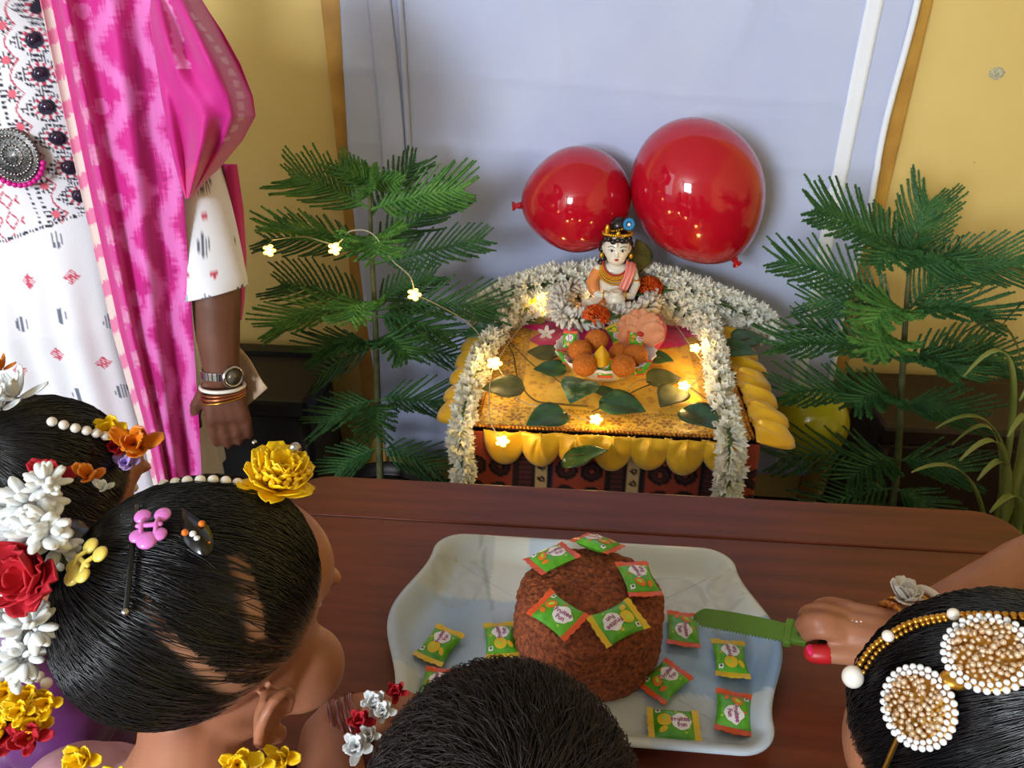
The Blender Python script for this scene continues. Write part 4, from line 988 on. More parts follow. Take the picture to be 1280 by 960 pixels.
# ================================================================== PEOPLE
M_skin = mat('warm_brown_skin', S(176, 118, 88), .48, col2=S(160, 102, 74), scale=18, sss=.12, bump=.05, bscale=260)
M_skin_d = mat('deep_brown_skin', S(112, 70, 52), .48, col2=S(98, 60, 44), scale=18, sss=.08, bump=.05, bscale=260)
M_hair = mat('black_hair', S(18, 17, 21), .27, spec=.8)
M_hair_b = mat('dark_brown_hair', S(38, 28, 26), .42, spec=.5)
M_scalp = mat('scalp', rough=.7, attr=True)
M_pearl = mat('pearl', S(238, 228, 216), .18, coat=.6)
M_gilt = mat('gilt_jewellery', S(206, 150, 60), .28, metal=.9)
M_yflower = mat('yellow_cloth_flower', S(255, 216, 24), .45, col2=S(248, 196, 10), scale=60)
M_rose = mat('red_felt_rose', S(196, 24, 44), .7, col2=S(168, 12, 32), scale=60)
M_wflower = mat('glossy_white_petal', S(236, 238, 238), .32, coat=.2)
M_clipblk = mat('glossy_black_clip', S(8, 8, 10), .22, coat=.2)
M_clippink = mat('pink_plastic_clip', S(228, 128, 214), .28, coat=.4)
M_clipyel = mat('yellow_plastic_clip', S(240, 216, 104), .28, coat=.4)
M_lilac = mat('lilac_cloth_petal', S(190, 164, 226), .6)
M_orange = mat('orange_satin_petal', S(222, 126, 24), .4)
M_eyew = mat('eye_white', S(235, 230, 226), .2); M_iris = mat('eye_dark_brown', S(34, 20, 14), .12)
CC = Vector((0, -.008, .025)); CR = Vector((.071, .085, .075))
def head_prims(mb, H, s, ears=True, neck=.075):
    R3 = H.to_3x3()
    def W(p): return H @ (Vector(p)*s)
    def E(c, r, nu=28, nv=18): mb.ell(W(c), tuple(q*s for q in r), M=R3, nu=nu, nv=nv)
    E(CC, CR, 40, 26); E((0, .020, -.030), (.057, .060, .068)); E((0, .046, .030), (.056, .040, .044)); E((0, .055, -.078), (.024, .022, .020))
    for q in (-1, 1):
        E((q*.036, .050, -.050), (.031, .033, .031)); E((q*.028, .074, .016), (.020, .010, .007))
        if ears:
            c = Vector((q*.0695, -.016, -.020)); pts = []
            for k in range(13):
                a = math.radians(-110+k*25); pts.append(W(c+Vector((q*(.010+.004*math.sin(a)), -.004-.013*math.cos(a)*1.0, .021*math.sin(a)))))
            mb.tube(pts, [s*(.0030+.0012*math.sin(PI*k/12)) for k in range(13)], 8, rnd=True)
            mb.ell(W(c+Vector((q*.003, -.003, 0))), (s*.005, s*.012, s*.018), M=R3, nu=14, nv=10)
            mb.ell(W(c+Vector((q*.007, .004, -.020))), (s*.005, s*.006, s*.007), M=R3, nu=12, nv=8)
            mb.tube([W(c+Vector((q*.008, -.008, .010))), W(c+Vector((q*.008, -.012, 0))), W(c+Vector((q*.008, -.006, -.010)))], [s*.0028]*3, 8, rnd=True)
            mb.ell(W(c+Vector((q*.005, .009, -.004))), (s*.003, s*.004, s*.006), M=R3, nu=10, nv=8)
    mb.tube([W((0, .078, .004)), W((0, .086, -.022))], [s*.0065, s*.0085], 12, rnd=True)
    for q in (-1, 1): E((q*.009, .080, -.026), (.0065, .008, .0055), 12, 8)
    E((0, .083, -.050), (.017, .008, .0048), 14, 8); E((0, .081, -.058), (.014, .008, .0055), 14, 8)
    mb.tube([W((0, -.012, -.055)), W((0, -.022, -.055-neck))], [s*.034, s*.036], 18, rnd=True)
def face_parts(par, H, s):
    R3 = H.to_3x3()
    for q in (-1, 1):
        e = obj('eye', MB().ell(H @ (Vector((q*.028, .0635, -.002))*s), (s*.0115, s*.006, s*.0062), M=R3), M_eyew, par)
        obj('iris', MB().ell(H @ (Vector((q*.028, .0684, -.002))*s), (s*.0052, s*.0022, s*.0052), M=R3, nu=12, nv=8), M_iris, e)
        obj('eyebrow', MB().tube([H @ (Vector((q*x, y, z))*s) for x, y, z in ((.014, .086, .017), (.030, .082, .022), (.044, .070, .016))], [s*.0016, s*.0022, s*.0010], 6), M_hair, par)
def head_matrix(loc, az, pitch=0, roll=0):
    return Matrix.Translation(loc) @ Matrix.Rotation(math.radians(az-90), 4, 'Z') @ Matrix.Rotation(math.radians(pitch), 4, 'X') @ Matrix.Rotation(math.radians(roll), 4, 'Y')
HL_A = [0, 35, 60, 80, 95, 120, 150, 180]
HL_Z = [.54, .45, .10, -.26, -.30, -.60, -.80, -.82]
HOFF = 0
def hair_in(d, off=0): return d[2]-HOFF > np.interp(math.degrees(math.atan2(abs(d[0]), d[1])), HL_A, HL_Z)+off
def on_head(H, s, u, v, k=1.06):
    Hi = H.inverted(); o = (Hi @ CAM)/s-CC; d = (Hi.to_3x3() @ ray(u, v))/s
    q = Vector((o.x/CR.x, o.y/CR.y, o.z/CR.z)); e = Vector((d.x/CR.x, d.y/CR.y, d.z/CR.z))
    A_, B_, C_ = e.dot(e), q.dot(e), q.dot(q)-k*k; D = B_*B_-A_*C_
    t = (-B_-math.sqrt(D))/A_ if D > 0 else -B_/A_
    p = o+d*t; n = Vector((p.x/CR.x**2, p.y/CR.y**2, p.z/CR.z**2)).normalized()
    return H @ ((p+CC)*s), (H.to_3x3() @ n).normalized()
def head_dir(H, s, u, v):
    p, n = on_head(H, s, u, v, 1.0); l = (H.inverted() @ p)/s-CC
    return Vector((l.x/CR.x, l.y/CR.y, l.z/CR.z)).normalized()
def tubes_np(paths, rad, k=3):
    """paths (n, m, 3) -> one mesh of thin strands"""
    n, m, _ = paths.shape; t = np.gradient(paths, axis=1); t /= np.linalg.norm(t, axis=2, keepdims=True)+1e-9
    x = np.cross(t, np.array([.31, .52, .79])); x /= np.linalg.norm(x, axis=2, keepdims=True)+1e-9; y = np.cross(t, x)
    r = np.array(rad).reshape(1, m, 1) if np.ndim(rad) == 1 else rad
    vs = np.stack([paths+(x*math.cos(2*PI*q/k)+y*math.sin(2*PI*q/k))*r for q in range(k)], axis=2)
    base = (np.arange(n)*m*k)[:, None, None]+(np.arange(m-1)*k)[None, :, None]+np.arange(k)[None, None, :]
    nxt = (np.arange(n)*m*k)[:, None, None]+(np.arange(m-1)*k)[None, :, None]+((np.arange(k)+1) % k)[None, None, :]
    f = np.stack([base, nxt, nxt+k, base+k], axis=3).reshape(-1, 4)
    return vs.reshape(-1, 3).tolist(), f.tolist()
def hair(par, H, s, target, n, mh, skin, parts=(), pw=.045, seed=1, short=0, thick=.00055, lift=.05, thin=None, tmax=.95):
    rng = np.random.RandomState(seed); tgt = np.array(Vector(target).normalized())
    def near_part(d):
        for a, b, pw in parts:
            a_, b_ = np.array(a), np.array(b); nn = np.cross(a_, b_); nn /= np.linalg.norm(nn); dist = abs(np.dot(d, nn))
            mid = a_+b_; mid /= np.linalg.norm(mid); half = np.arccos(np.clip(np.dot(a_, mid), -1, 1))
            if dist < pw and np.arccos(np.clip(np.dot(d-nn*np.dot(d, nn), mid)/max(1e-6, np.linalg.norm(d-nn*np.dot(d, nn))), -1, 1)) < half: return dist/pw
        return 1
    # scalp
    nu, nv = 120, 70; mb = MB(); cols = []; keep = []
    for j in range(nv+1):
        th = PI*j/nv
        for i in range(nu):
            a = 2*PI*i/nu; d = np.array([math.sin(th)*math.cos(a), math.sin(th)*math.sin(a), math.cos(th)])
            mb.v.append(tuple(H @ ((CC+Vector((d[0]*CR.x, d[1]*CR.y, d[2]*CR.z))*1.012)*s)))
            q = near_part(d); dk = S(24, 19, 20); tn = thin(d) if thin else 0
            edge = clamp((d[2]-np.interp(math.degrees(math.atan2(abs(d[0]), d[1])), HL_A, HL_Z))/.12)
            cols.append(mix(mix(skin, dk, sstep(.3, 1, q)*(1-.75*tn)), skin, 0 if short else (1-edge)*.8)); keep.append(hair_in(d, -.01))
    for j in range(nv):
        for i in range(nu):
            f = (j*nu+i, (j+1)*nu+i, (j+1)*nu+(i+1) % nu, j*nu+(i+1) % nu)
            if sum(keep[q] for q in f) >= 3: mb.f.append(f)
    mb.c = cols; hs = obj('scalp', mb, M_scalp, par)
    # strands
    D = []
    while len(D) < n:
        d = rng.normal(size=3); d /= np.linalg.norm(d)
        if not hair_in(d): continue
        q = near_part(d)
        if q < 1 and rng.rand() > q*q*.5: continue
        if thin and rng.rand() < thin(d)*.85: continue
        D.append(d)
    D = np.array(D); m = 6 if short else 8; tt = np.linspace(0, 1, m)
    if short:
        crown = tgt; fl = D-crown*np.sum(D*crown, 1, keepdims=True); fl /= np.linalg.norm(fl, axis=1, keepdims=True)+1e-6
        sw = np.cross(D, fl); fl = fl*.8+sw*.5+rng.normal(size=D.shape)*.36
        pts = D[:, None, :]+fl[:, None, :]*tt[None, :, None]*short*rng.uniform(.7, 1.3, (n, 1, 1)); pts /= np.linalg.norm(pts, axis=2, keepdims=True)
        rad = 1.01+lift*np.sin(tt*1.6)[None, :]*rng.uniform(.3, 1.3, (n, 1))
    else:
        tm = rng.uniform(.80, 1, (n, 1, 1))*tmax
        # nearer strands run all the way, bunches wander a little sideways
        T = tt[None, :, None]*tm
        pts = D[:, None, :]*(1-T)+tgt[None, None, :]*T
        side = np.cross(D, tgt); wob = np.sin(D[:, 0]*23+D[:, 1]*17+D[:, 2]*29)*.06+rng.normal(size=n)*.035
        pts += side[:, None, :]*(wob[:, None]*np.sin(tt*PI)[None, :])[:, :, None]
        pts /= np.linalg.norm(pts, axis=2, keepdims=True)
        cut = []
        if parts:      # hair lies away from each parting: strands stop where they would cross it
            hit = np.zeros(pts.shape[:2], bool); frac = np.ones(pts.shape[:2])
            for a, b, pw in parts:
                a_, b_ = np.array(a), np.array(b); nn = np.cross(a_, b_); nn /= np.linalg.norm(nn); ds = pts @ nn; mid = a_+b_; mid /= np.linalg.norm(mid); pj = pts-ds[..., None]*nn; pj /= np.linalg.norm(pj, axis=2, keepdims=True)
                wd_ = pw*rng.uniform(.35, 1.0, (n, 1)); ok = (rng.rand(n, 1) > .10) & (pj @ mid > np.dot(a_, mid)); h_ = np.zeros_like(hit)
                h_[:, 1:] = ((np.abs(ds[:, 1:]) < wd_) | (np.sign(ds[:, 1:]) != np.sign(ds[:, :-1]))) & (ok[:, 1:] | ok[:, :-1]) & (np.abs(ds[:, :-1]) > wd_*.6)
                f_ = np.clip((np.abs(ds[:, :-1])-wd_)/(np.abs(ds[:, :-1]-ds[:, 1:])+1e-6), 0, 1); new = h_[:, 1:] & ~hit[:, 1:]; frac[:, 1:][new] = f_[new]; hit |= h_
            for i in np.nonzero(hit[:, 1:].any(1))[0]:
                for j in range(1, m):
                    if hit[i, j]: e_ = pts[i, j-1]+(pts[i, j]-pts[i, j-1])*frac[i, j]; pts[i, j:] = pts[i, j-1]+(e_-pts[i, j-1])*np.linspace(.6, 1.0, m-j)[:, None]; cut.append((i, j)); break
        cl = np.sin(D[:, 0]*31+1)*np.sin(D[:, 2]*27+2)*.010
        rad = 1.012+lift*np.sin(tt*PI*.62)[None, :]*rng.uniform(.25, 1.0, (n, 1))+cl[:, None]*np.sin(tt*PI)[None, :]
    if not short:
        for i, j in cut: rad[i, :] = 1.012+(rad[i, :]-1.012)*.5; rad[i, j:] = rad[i, j-1]
    loc = (pts*np.array(CR)[None, None, :]*rad[:, :, None]+np.array(CC))*s
    Hm = np.array(H); wp_ = loc @ Hm[:3, :3].T+Hm[:3, 3]
    tap = thick*np.clip(np.sin(np.linspace(.35, PI-.25, m)), .3, 1)
    vs, fs = tubes_np(wp_, tap)
    o = obj('hair', (vs, fs), mh, par); o['kind'] = 'stuff'
    return hs
def limb(mb, pts, rad, n=16): mb.tube(pts, rad, n, rnd=True)
def hand_relaxed(mb, wrist, d, palm_n, s, thumb_side=1):
    """palm with five separate bent fingers along d"""
    d = Vector(d).normalized(); pn = Vector(palm_n); pn = (pn-d*pn.dot(d)).normalized(); sd = d.cross(pn)*thumb_side; w0 = Vector(wrist)
    for q in (-.9, -.3, .3, .9): mb.tube([w0+sd*q*.014*s, w0+d*.075*s+sd*q*.026*s], [.014*s, .0125*s], 12, rnd=True)
    for k, (q, ln) in enumerate(((.027, .070), (.009, .079), (-.010, .073), (-.028, .056))):
        b = w0+d*.078*s+sd*q*s; L = ln*s; p1 = b+d*L*.45+pn*L*.10; p2 = p1+d*L*.28+pn*L*.16; p3 = p2+d*L*.16+pn*L*.20
        mb.tube([b, p1, p2, p3], [.0092*s, .0086*s, .0078*s, .0066*s], 10, rnd=True)
    b = w0+d*.022*s+sd*.024*s; mb.tube([b, b+d*.030*s+sd*.022*s+pn*.008*s, b+d*.056*s+sd*.028*s+pn*.016*s, b+d*.074*s+sd*.026*s+pn*.020*s], [.0135*s, .011*s, .0095*s, .0078*s], 10, rnd=True)
LASTB = []
def child_body(mb, neck, chest, hips, sh, feet_dx, arms, leg_r=.045):
    LASTB[:] = [(neck, chest, hips, sh, arms)]
    neck, chest, hips = Vector(neck), Vector(chest), Vector(hips); sh = Vector(sh)
    limb(mb, [neck, chest, (chest+hips)/2, hips], [.036, .078, .074, .082], 22)
    for q in (-1, 1):
        limb(mb, [neck.lerp(chest, .45), neck.lerp(chest, .7)+sh*q*.9], [.034, .034])
        hp = hips+sh.normalized()*q*.045; ft = Vector((hips.x+sh.normalized().x*q*feet_dx, hips.y+sh.normalized().y*q*feet_dx-.01, 0))
        limb(mb, [hp, Vector((ft.x, ft.y, hips.z*.52)), Vector((ft.x, ft.y, .05))], [leg_r*1.35, leg_r, leg_r*.62]); fw = Vector((0, 0, 1)).cross(sh.normalized())
        limb(mb, [Vector((ft.x, ft.y, .024)), Vector((ft.x, ft.y, .020))+fw*.09], [.026, .020])
    for pts, rad in arms: limb(mb, cat(pts, 4), np.interp(np.linspace(0, 1, (len(pts)-1)*4+1), np.linspace(0, 1, len(rad)), rad).tolist())
def garment(name, par, rows, m, wob=.0, nu=64, top_open=True):
    """cloth tube through (centre, rx, ry, yaw) rows"""
    mb = MB(); cs = cat([Vector(r[0]) for r in rows], 6); par_ = cat([Vector((r[1], r[2], r[3])) for r in rows], 6); n = len(cs)-1
    def f(u, v):
        i = int(round(v*n)); c, q = cs[i], par_[i]; a = 2*PI*u; k = 1+wob*v*math.sin(a*9+2*math.sin(a))
        x, y = q.x*k*math.cos(a), q.y*k*math.sin(a); return (c.x+x*math.cos(q.z)-y*math.sin(q.z), c.y+x*math.sin(q.z)+y*math.cos(q.z), c.z)
    mb.grid(f, nu, n, wrap=True); return obj(name, mb, m, par, solid=.002)
def bodice(name, par, neck, chest, hips, sh, arms, m, voxel=.004):
    # fitted top with short sleeves, a little larger than the body beneath
    neck, chest, hips, sh = Vector(neck), Vector(chest), Vector(hips), Vector(sh); mb = MB(); n0 = neck.lerp(chest, .42)
    limb(mb, [n0, chest, (chest+hips)/2, hips], [.058, .087, .083, .091], 22)
    for q in (-1, 1): limb(mb, [neck.lerp(chest, .52), neck.lerp(chest, .72)+sh*q*.9], [.043, .044])
    for pts, rad in arms: a = Vector(pts[0]); limb(mb, [a, a.lerp(Vector(pts[1]), .45)], [rad[0]+.011, rad[0]+.010])
    return obj(name, evaluated(mb, voxel, 4), m, par)
def flower_puff(name, par, c, r, n, m, up=(0, 0, 1), pw=.55, seed=0, cup=.25):
    rng = random.Random(seed); mb = MB(); c = Vector(c); R = frame_to(up)
    for i in range(n):
        t = (i+.5)/n; el = lerp(.05, 1.45, t**.7); a = i*2.4; d = R @ Vector((math.cos(a)*math.cos(el), math.sin(a)*math.cos(el), math.sin(el)))
        g = petal(c+d*r*.12, d, R @ Vector((0, 0, 1)) if el < 1.2 else R @ Vector((math.cos(a), math.sin(a), .2)), r*rng.uniform(.8, 1.05), r*pw*rng.uniform(.85, 1.15), cup, ruffle=.04, nu=5, nv=5); mb.add(g.v, g.f)
    return obj(name, mb, m, par, solid=.0008)
def bead_chain(name, par, pts, r, m, gap=2.05):
    q = cat(pts, 24); mb = MB(); acc = 0; mb.ell(q[0], r, nu=12, nv=8)
    for a, b in zip(q[:-1], q[1:]):
        acc += (b-a).length
        if acc >= r*gap: mb.ell(b, r, nu=12, nv=8); acc = 0
    return obj(name, mb, m, par, kind='stuff')

# ------------------------------------------------------------------ girl in profile, flowers in her hair
g1 = thing('person', 'girl with yellow forehead flower and hair clips leaning over the table toward the cake', 'person', (-.30, .22, 0), 'children round the table')
s1 = 1.0; H1 = head_matrix((-.236, .358, .912), 66, -12, 2)
mb = MB(); head_prims(mb, H1, s1)
hand_g1 = P(520, 905, z=.735); wr1 = P(468, 893, z=.745)
child_body(mb, (-.268, .322, .800), (-.285, .275, .715), (-.31, .205, .47), (.075, -.053, 0), .06,
           [([(-.195, .235, .765), (-.165, .330, .745), (-.19, .41, .735), wr1], [.034, .028, .025, .020]), ([(-.345, .315, .765), (-.372, .275, .65), (-.39, .25, .55)], [.034, .028, .022])])
hand_relaxed(mb, wr1, hand_g1-wr1+Vector((0, .01, -.01)), (0, 0, -1), .62, 1); hand_relaxed(mb, (-.39, .25, .55), (.02, -.05, -1), (1, 0, 0), .62, 1)
obj('body', evaluated(mb, .0028, 5), M_skin, g1); face_parts(g1, H1, s1)
M_pinkdress = mat('pale_pink_net_dress', S(214, 168, 176), .7, col2=S(196, 140, 152), scale=30, bump=.1)
bodice('bodice', g1, *LASTB[0], M_pinkdress)
garment('dress', g1, [((-.274, .305, .765), .075, .060, -.6), ((-.283, .285, .725), .108, .082, -.6), ((-.295, .25, .62), .100, .088, -.6), ((-.31, .21, .47), .118, .105, -.6), ((-.32, .19, .30), .13, .12, -.6), ((-.32, .18, .14), .15, .13, -.6)], M_pinkdress, .05)
bun = head_dir(H1, s1, 66, 690); bun_p = H1 @ ((CC+Vector((bun.x*CR.x, bun.y*CR.y, bun.z*CR.z))*1.15)*s1)
pt = lambda u, v: head_dir(H1, s1, u, v)
parts1 = [(pt(182, 752), pt(300, 862), .075), (pt(296, 690), pt(322, 800), .11), (pt(230, 600), pt(330, 612), .05)]
def thin1(d): return .70*sstep(.30, -.15, d[2])*sstep(-.6, .1, d[0])*sstep(-.75, -.2, d[1])+.55*sstep(.62, .85, d[1])*sstep(.75, .45, d[2])
hair(g1, H1, s1, bun, 11500, M_hair, S(158, 110, 82), parts1, .07, 3, thin=thin1, lift=.07, thick=.00036)
# pearls along the parting and yellow flower at the forehead
bead_chain('pearl_chain', g1, [on_head(H1, s1, u, v, 1.06)[0] for u, v in ((205, 606), (240, 601), (275, 601), (308, 606))], .0036, M_pearl)
fc, fn_ = on_head(H1, s1, 345, 610, 1.10); fn_ = (fn_+Vector((.1, -.5, .9))).normalized(); ff = flower_puff('forehead_flower', g1, fc, .027, 34, M_yflower, fn_, .7, 4, .05)
mb = MB(); R = frame_to(fn_)
for k in range(46): a = k*2.4; r = .018*math.sqrt(k/46); mb.ell(fc+fn_*.018+R @ Vector((r*math.cos(a), r*math.sin(a), 0)), .0024, nu=8, nv=6)
obj('yellow_beads', mb, mat('yellow_glass_bead', S(240, 190, 20), .15, coat=.5), ff, kind='stuff')
obj('rhinestone', MB().ell(fc+fn_*.020+Vector((.006, .012, .006)), .0042, nu=8, nv=5), M_steel, ff, smooth=False)
# bobby pin, snap clip, two small claw clips
def bar(name, u0, v0, u1, v1, r, m, k=1.09, fl=.6): return obj(name, MB().tube([on_head(H1, s1, lerp(u0, u1, t), lerp(v0, v1, t), k)[0] for t in (0, .25, .5, .75, 1)], r, 8, rnd=True, flat=fl), m, g1)
bp = bar('bobby_pin', 171, 633, 157, 764, .0016, M_clipblk, 1.11)
obj('pin_tip', MB().ell(on_head(H1, s1, 157, 765, 1.11)[0], .0024, nu=10, nv=8), M_steel, bp)
p, n_ = on_head(H1, s1, 243, 668, 1.10); q, _ = on_head(H1, s1, 222, 630, 1.10); ax_ = (p-q).normalized(); sd_ = ax_.cross(n_).normalized()
outl = []
for k in range(28):
    a = 2*PI*k/28; l = math.cos(a); w_ = math.sin(a)*(.0078 if l > 0 else .0078*(1+l*.75)); outl.append(p+ax_*(l*.019)+sd_*w_+n_*.002)
cm = MB().add(outl+[o_+n_*.0022 for o_ in outl]+[p+n_*.0062], [(k, (k+1) % 28, 28+(k+1) % 28, 28+k) for k in range(28)]+[(28+k, 28+(k+1) % 28, 56) for k in range(28)]); sc1 = obj('snap_clip', cm, M_clipblk, g1)
for (u, v, m_) in ((252, 657, M_ofruit), (231, 668, M_ofruit), (253, 688, M_ofruit), (261, 683, M_ofruit), (246, 676, M_white), (241, 670, M_white)): obj('painted_dot', MB().ell(on_head(H1, s1, u, v, 1.15)[0]+n_*.002, .0021, nu=8, nv=6), m_, sc1)
def claw(u, v, m):
    p, n = on_head(H1, s1, u, v, 1.10); R = frame_to(n, (0, 0, 1)); mb = MB()
    for (x, y, r) in ((-.0055, .008, .0048), (.0055, .008, .0048), (0, -.009, .0058), (-.0058, -.0055, .0045), (.0058, -.0055, .0045)): mb.ell(p+n*.004+R @ Vector((x, y, 0)), (r, r, r*.5), M=R, nu=14, nv=8)
    o = obj('claw_clip', mb, m, g1)
    for x in (-.004, .004): obj('claw_tooth', MB().tube([p+n*.004+R @ Vector((x, .007, 0)), p+n*.007+R @ Vector((x, 0, 0)), p+n*.004+R @ Vector((x, -.007, 0))], .0014, 6, rnd=True), m, o)
    obj('spring_bar', MB().tube([p+n*.006+R @ Vector((-.006, 0, 0)), p+n*.006+R @ Vector((.006, 0, 0))], .0015, 6, rnd=True), m, o)
claw(190, 664, M_clippink); claw(113, 706, M_clipyel)
# bun wrapped in white flowers with a red felt rose
hb = obj('hair_bun', MB().ell(bun_p, (.022, .022, .020), nu=24, nv=16, fn=lambda d: 1+.05*math.sin(9*math.atan2(d.y, d.x)+d.z*6)), M_hair, g1)
dB = (bun_p-CAM).dot(ray(640, 480))-.022
for i, (u, v, r) in enumerate(((40, 628, .017), (12, 640, .016), (66, 652, .015), (28, 662, .017), (72, 680, .014), (50, 668, .016), (4, 672, .016), (20, 770, .016), (38, 785, .014), (8, 800, .016), (30, 820, .013), (2, 760, .016), (14, 838, .013), (58, 606, .012))):
    c = P(u, v, d=dB+.012*math.sin(i*2.2)); rng = random.Random(i); mb = MB()
    for k in range(26):
        d = Vector((rng.gauss(0, 1), rng.gauss(-.3, 1), rng.gauss(.4, 1))).normalized(); R = frame_to(d); mb.ell(c+d*r*.72, (r*.22, r*.15, r*.42), M=R, nu=8, nv=6)
    obj('white_flower', mb, M_wflower, hb)
c = P(38, 722, d=dB-.012); rs_ = MB()
for k in range(15):
    a = k*2.4; rr_ = .006+.0011*k; d = Vector((math.cos(a), .35*math.sin(a)-.35, math.sin(a)*.75+.3)).normalized(); g = petal(c+d*rr_*.2, d, (-.1, -.6, .8), .010+.0010*k, .018+.0006*k, .5-.02*k, ruffle=.10, nu=8, nv=7); rs_.add(g.v, g.f)
obj('red_rose', rs_, M_rose, hb, solid=.001)
for (u, v, m_, r) in ((68, 600, M_rose, .016), (112, 596, M_orange, .011), (130, 610, M_wflower, .007)): flower_puff('cloth_petals', hb, P(u, v, d=.47), r, 7, m_, (.2, -.5, .8), .6, int(u))
# ear flower, neck flowers
e0 = P(283, 948, d=.425); flower_puff('earring', g1, e0+Vector((.006, 0, -.004)), .013, 14, M_yflower, (.3, -.6, .6), .6, 2)
nk = [P(100, 955, d=.44), P(215, 985, d=.45), P(330, 962, d=.455), P(362, 945, d=.475)]
for i, c in enumerate((P(105, 950, d=.46), P(150, 975, d=.45), P(320, 955, d=.462), P(352, 948, d=.475), P(255, 980, d=.45), P(205, 990, d=.45))): flower_puff('necklace_flower', g1, c, .012, 12, M_yflower, (.1, -.6, .7), .6, 20+i)
# bangles and flower bracelet at the wrist
def ring(name, par, c, axis, r, t, m, n=36):
    R = frame_to(axis); return obj(name, MB().tube([Vector(c)+R @ Vector((r*math.cos(2*PI*k/n), r*math.sin(2*PI*k/n), 0)) for k in range(n+1)], t, 8, caps=False), m, par)
M_bangle = mat('maroon_bangle', S(120, 60, 60), .25, coat=.5, metal=.3)
aw = (wr1-Vector((-.19, .41, .735))).normalized()
for k in range(4): ring('bangle', g1, wr1-aw*(.030-.006*k), aw, .0245, .0018, M_bangle)
for i, (u, v, m_, r) in enumerate(((452, 902, M_rose, .013), (470, 880, M_wflower, .014), (496, 866, M_rose, .011), (447, 935, M_wflower, .015), (480, 890, M_wflower, .012), (462, 920, M_wflower, .011))): flower_puff('bracelet_flower', g1, P(u, v, z=.768), r, 14, m_, (0, -.5, .8), .5, 40+i)

# ------------------------------------------------------------------ second girl behind her
g2 = thing('person', 'girl in a purple dress with garlanded neck standing behind the profile girl', 'person', (-.50, .44, 0), 'children round the table')
s2 = .98; H2 = head_matrix((-.452, .500, .885), 78, -10, 0); mb = MB(); head_prims(mb, H2, s2)
child_body(mb, (-.478, .475, .80), (-.49, .455, .715), (-.50, .44, .47), (.066, -.066, 0), .06, [([(-.435, .405, .765), (-.425, .43, .67), (-.42, .50, .60)], [.034, .028, .022]), ([(-.565, .53, .765), (-.60, .56, .65), (-.58, .56, .54)], [.034, .028, .022])])
hand_relaxed(mb, (-.42, .50, .60), (.0, .6, -.8), (-1, 0, 0), .6, 1); hand_relaxed(mb, (-.58, .56, .54), (.1, 0, -1), (1, 0, 0), .6, -1)
obj('body', evaluated(mb, .0034, 5), M_skin, g2); face_parts(g2, H2, s2)
M_purple_dress = mat('purple_satin_dress', S(112, 40, 116), .42, col2=S(86, 24, 92), scale=16, sheen=.3)
bodice('bodice', g2, *LASTB[0], M_purple_dress)
garment('dress', g2, [((-.481, .470, .778), .070, .055, -.78), ((-.488, .455, .735), .110, .080, -.78), ((-.495, .450, .62), .100, .085, -.78), ((-.50, .445, .47), .115, .10, -.78), ((-.51, .44, .30), .12, .11, -.78), ((-.51, .44, .14), .13, .12, -.78)], M_purple_dress, .05)
hair(g2, H2, s2, (0, -.55, .75), 6000, M_hair, S(150, 100, 74), (), .05, 5, lift=.06, thick=.0004)
bead_chain('pearl_chain', g2, [on_head(H2, s2, u, v, 1.10)[0] for u, v in ((65, 527), (90, 534), (115, 540), (135, 546))], .0040, M_pearl)
c, n_ = on_head(H2, s2, 158, 556, 1.12)
for i, (dx, dz, m_, r) in enumerate(((-.012, .012, M_yflower, .016), (-.006, -.002, M_rose, .014), (.014, .004, M_orange, .022), (.004, -.012, M_lilac, .012))): flower_puff('forehead_flower', g2, c+Vector((dx, -.004*i, dz)), r, 9, m_, (.3, -.5, .7), .7, 60+i)
for i, (u, v, m_, r) in enumerate(((20, 498, M_wflower, .026), (2, 462, M_orange, .014), (0, 512, M_wflower, .02))): flower_puff('hair_ribbon', g2, on_head(H2, s2, u, v, 1.2)[0], r, 9, m_, (.1, -.3, .9), .35, 70+i)
gl = [P(0, 845, d=.56), P(24, 840, d=.555), P(48, 846, d=.55), P(66, 862, d=.545)]
bead_chain('pearl_necklace', g2, gl, .0042, M_pearl)
for i, (u, v, m_, r) in enumerate(((10, 868, M_yflower, .016), (38, 872, M_yflower, .015), (60, 880, M_yflower, .013), (45, 905, M_yflower, .014), (16, 895, M_leafdk, .010), (12, 918, M_rose, .018), (40, 922, M_rose, .016), (0, 905, M_yflower, .016), (26, 890, M_yflower, .012))): flower_puff('necklace_flower', g2, P(u, v, d=.545-.002*i), r, 11, m_, (.2, -.6, .7), .6, 80+i)

# ------------------------------------------------------------------ boy seen from behind
bo = thing('person', 'boy with short dark brown hair seen from behind in front of the tray', 'person', (-.02, .12, 0), 'children round the table')
s3 = 1.02; H3 = head_matrix((-.028, .257, .858), 92, -8, 0); mb = MB(); head_prims(mb, H3, s3)
child_body(mb, (-.02, .235, .765), (-.02, .195, .68), (-.02, .13, .45), (.10, 0, 0), .06, [([(.09, .21, .725), (.13, .26, .62), (.12, .33, .56)], [.034, .028, .022]), ([(-.12, .20, .725), (-.15, .18, .6), (-.15, .20, .49)], [.034, .028, .022])])
hand_relaxed(mb, (.12, .33, .56), (0, .8, -.4), (-1, 0, 0), .6, -1); hand_relaxed(mb, (-.15, .20, .49), (0, .1, -1), (1, 0, 0), .6, 1)
obj('body', evaluated(mb, .0034, 5), M_skin, bo); face_parts(bo, H3, s3)
M_shirt = mat('cream_cotton_shirt', S(206, 190, 160), .8, bump=.1, bscale=300); M_short = mat('brown_shorts', S(84, 58, 42), .8)
bodice('shirt_top', bo, *LASTB[0], M_shirt)
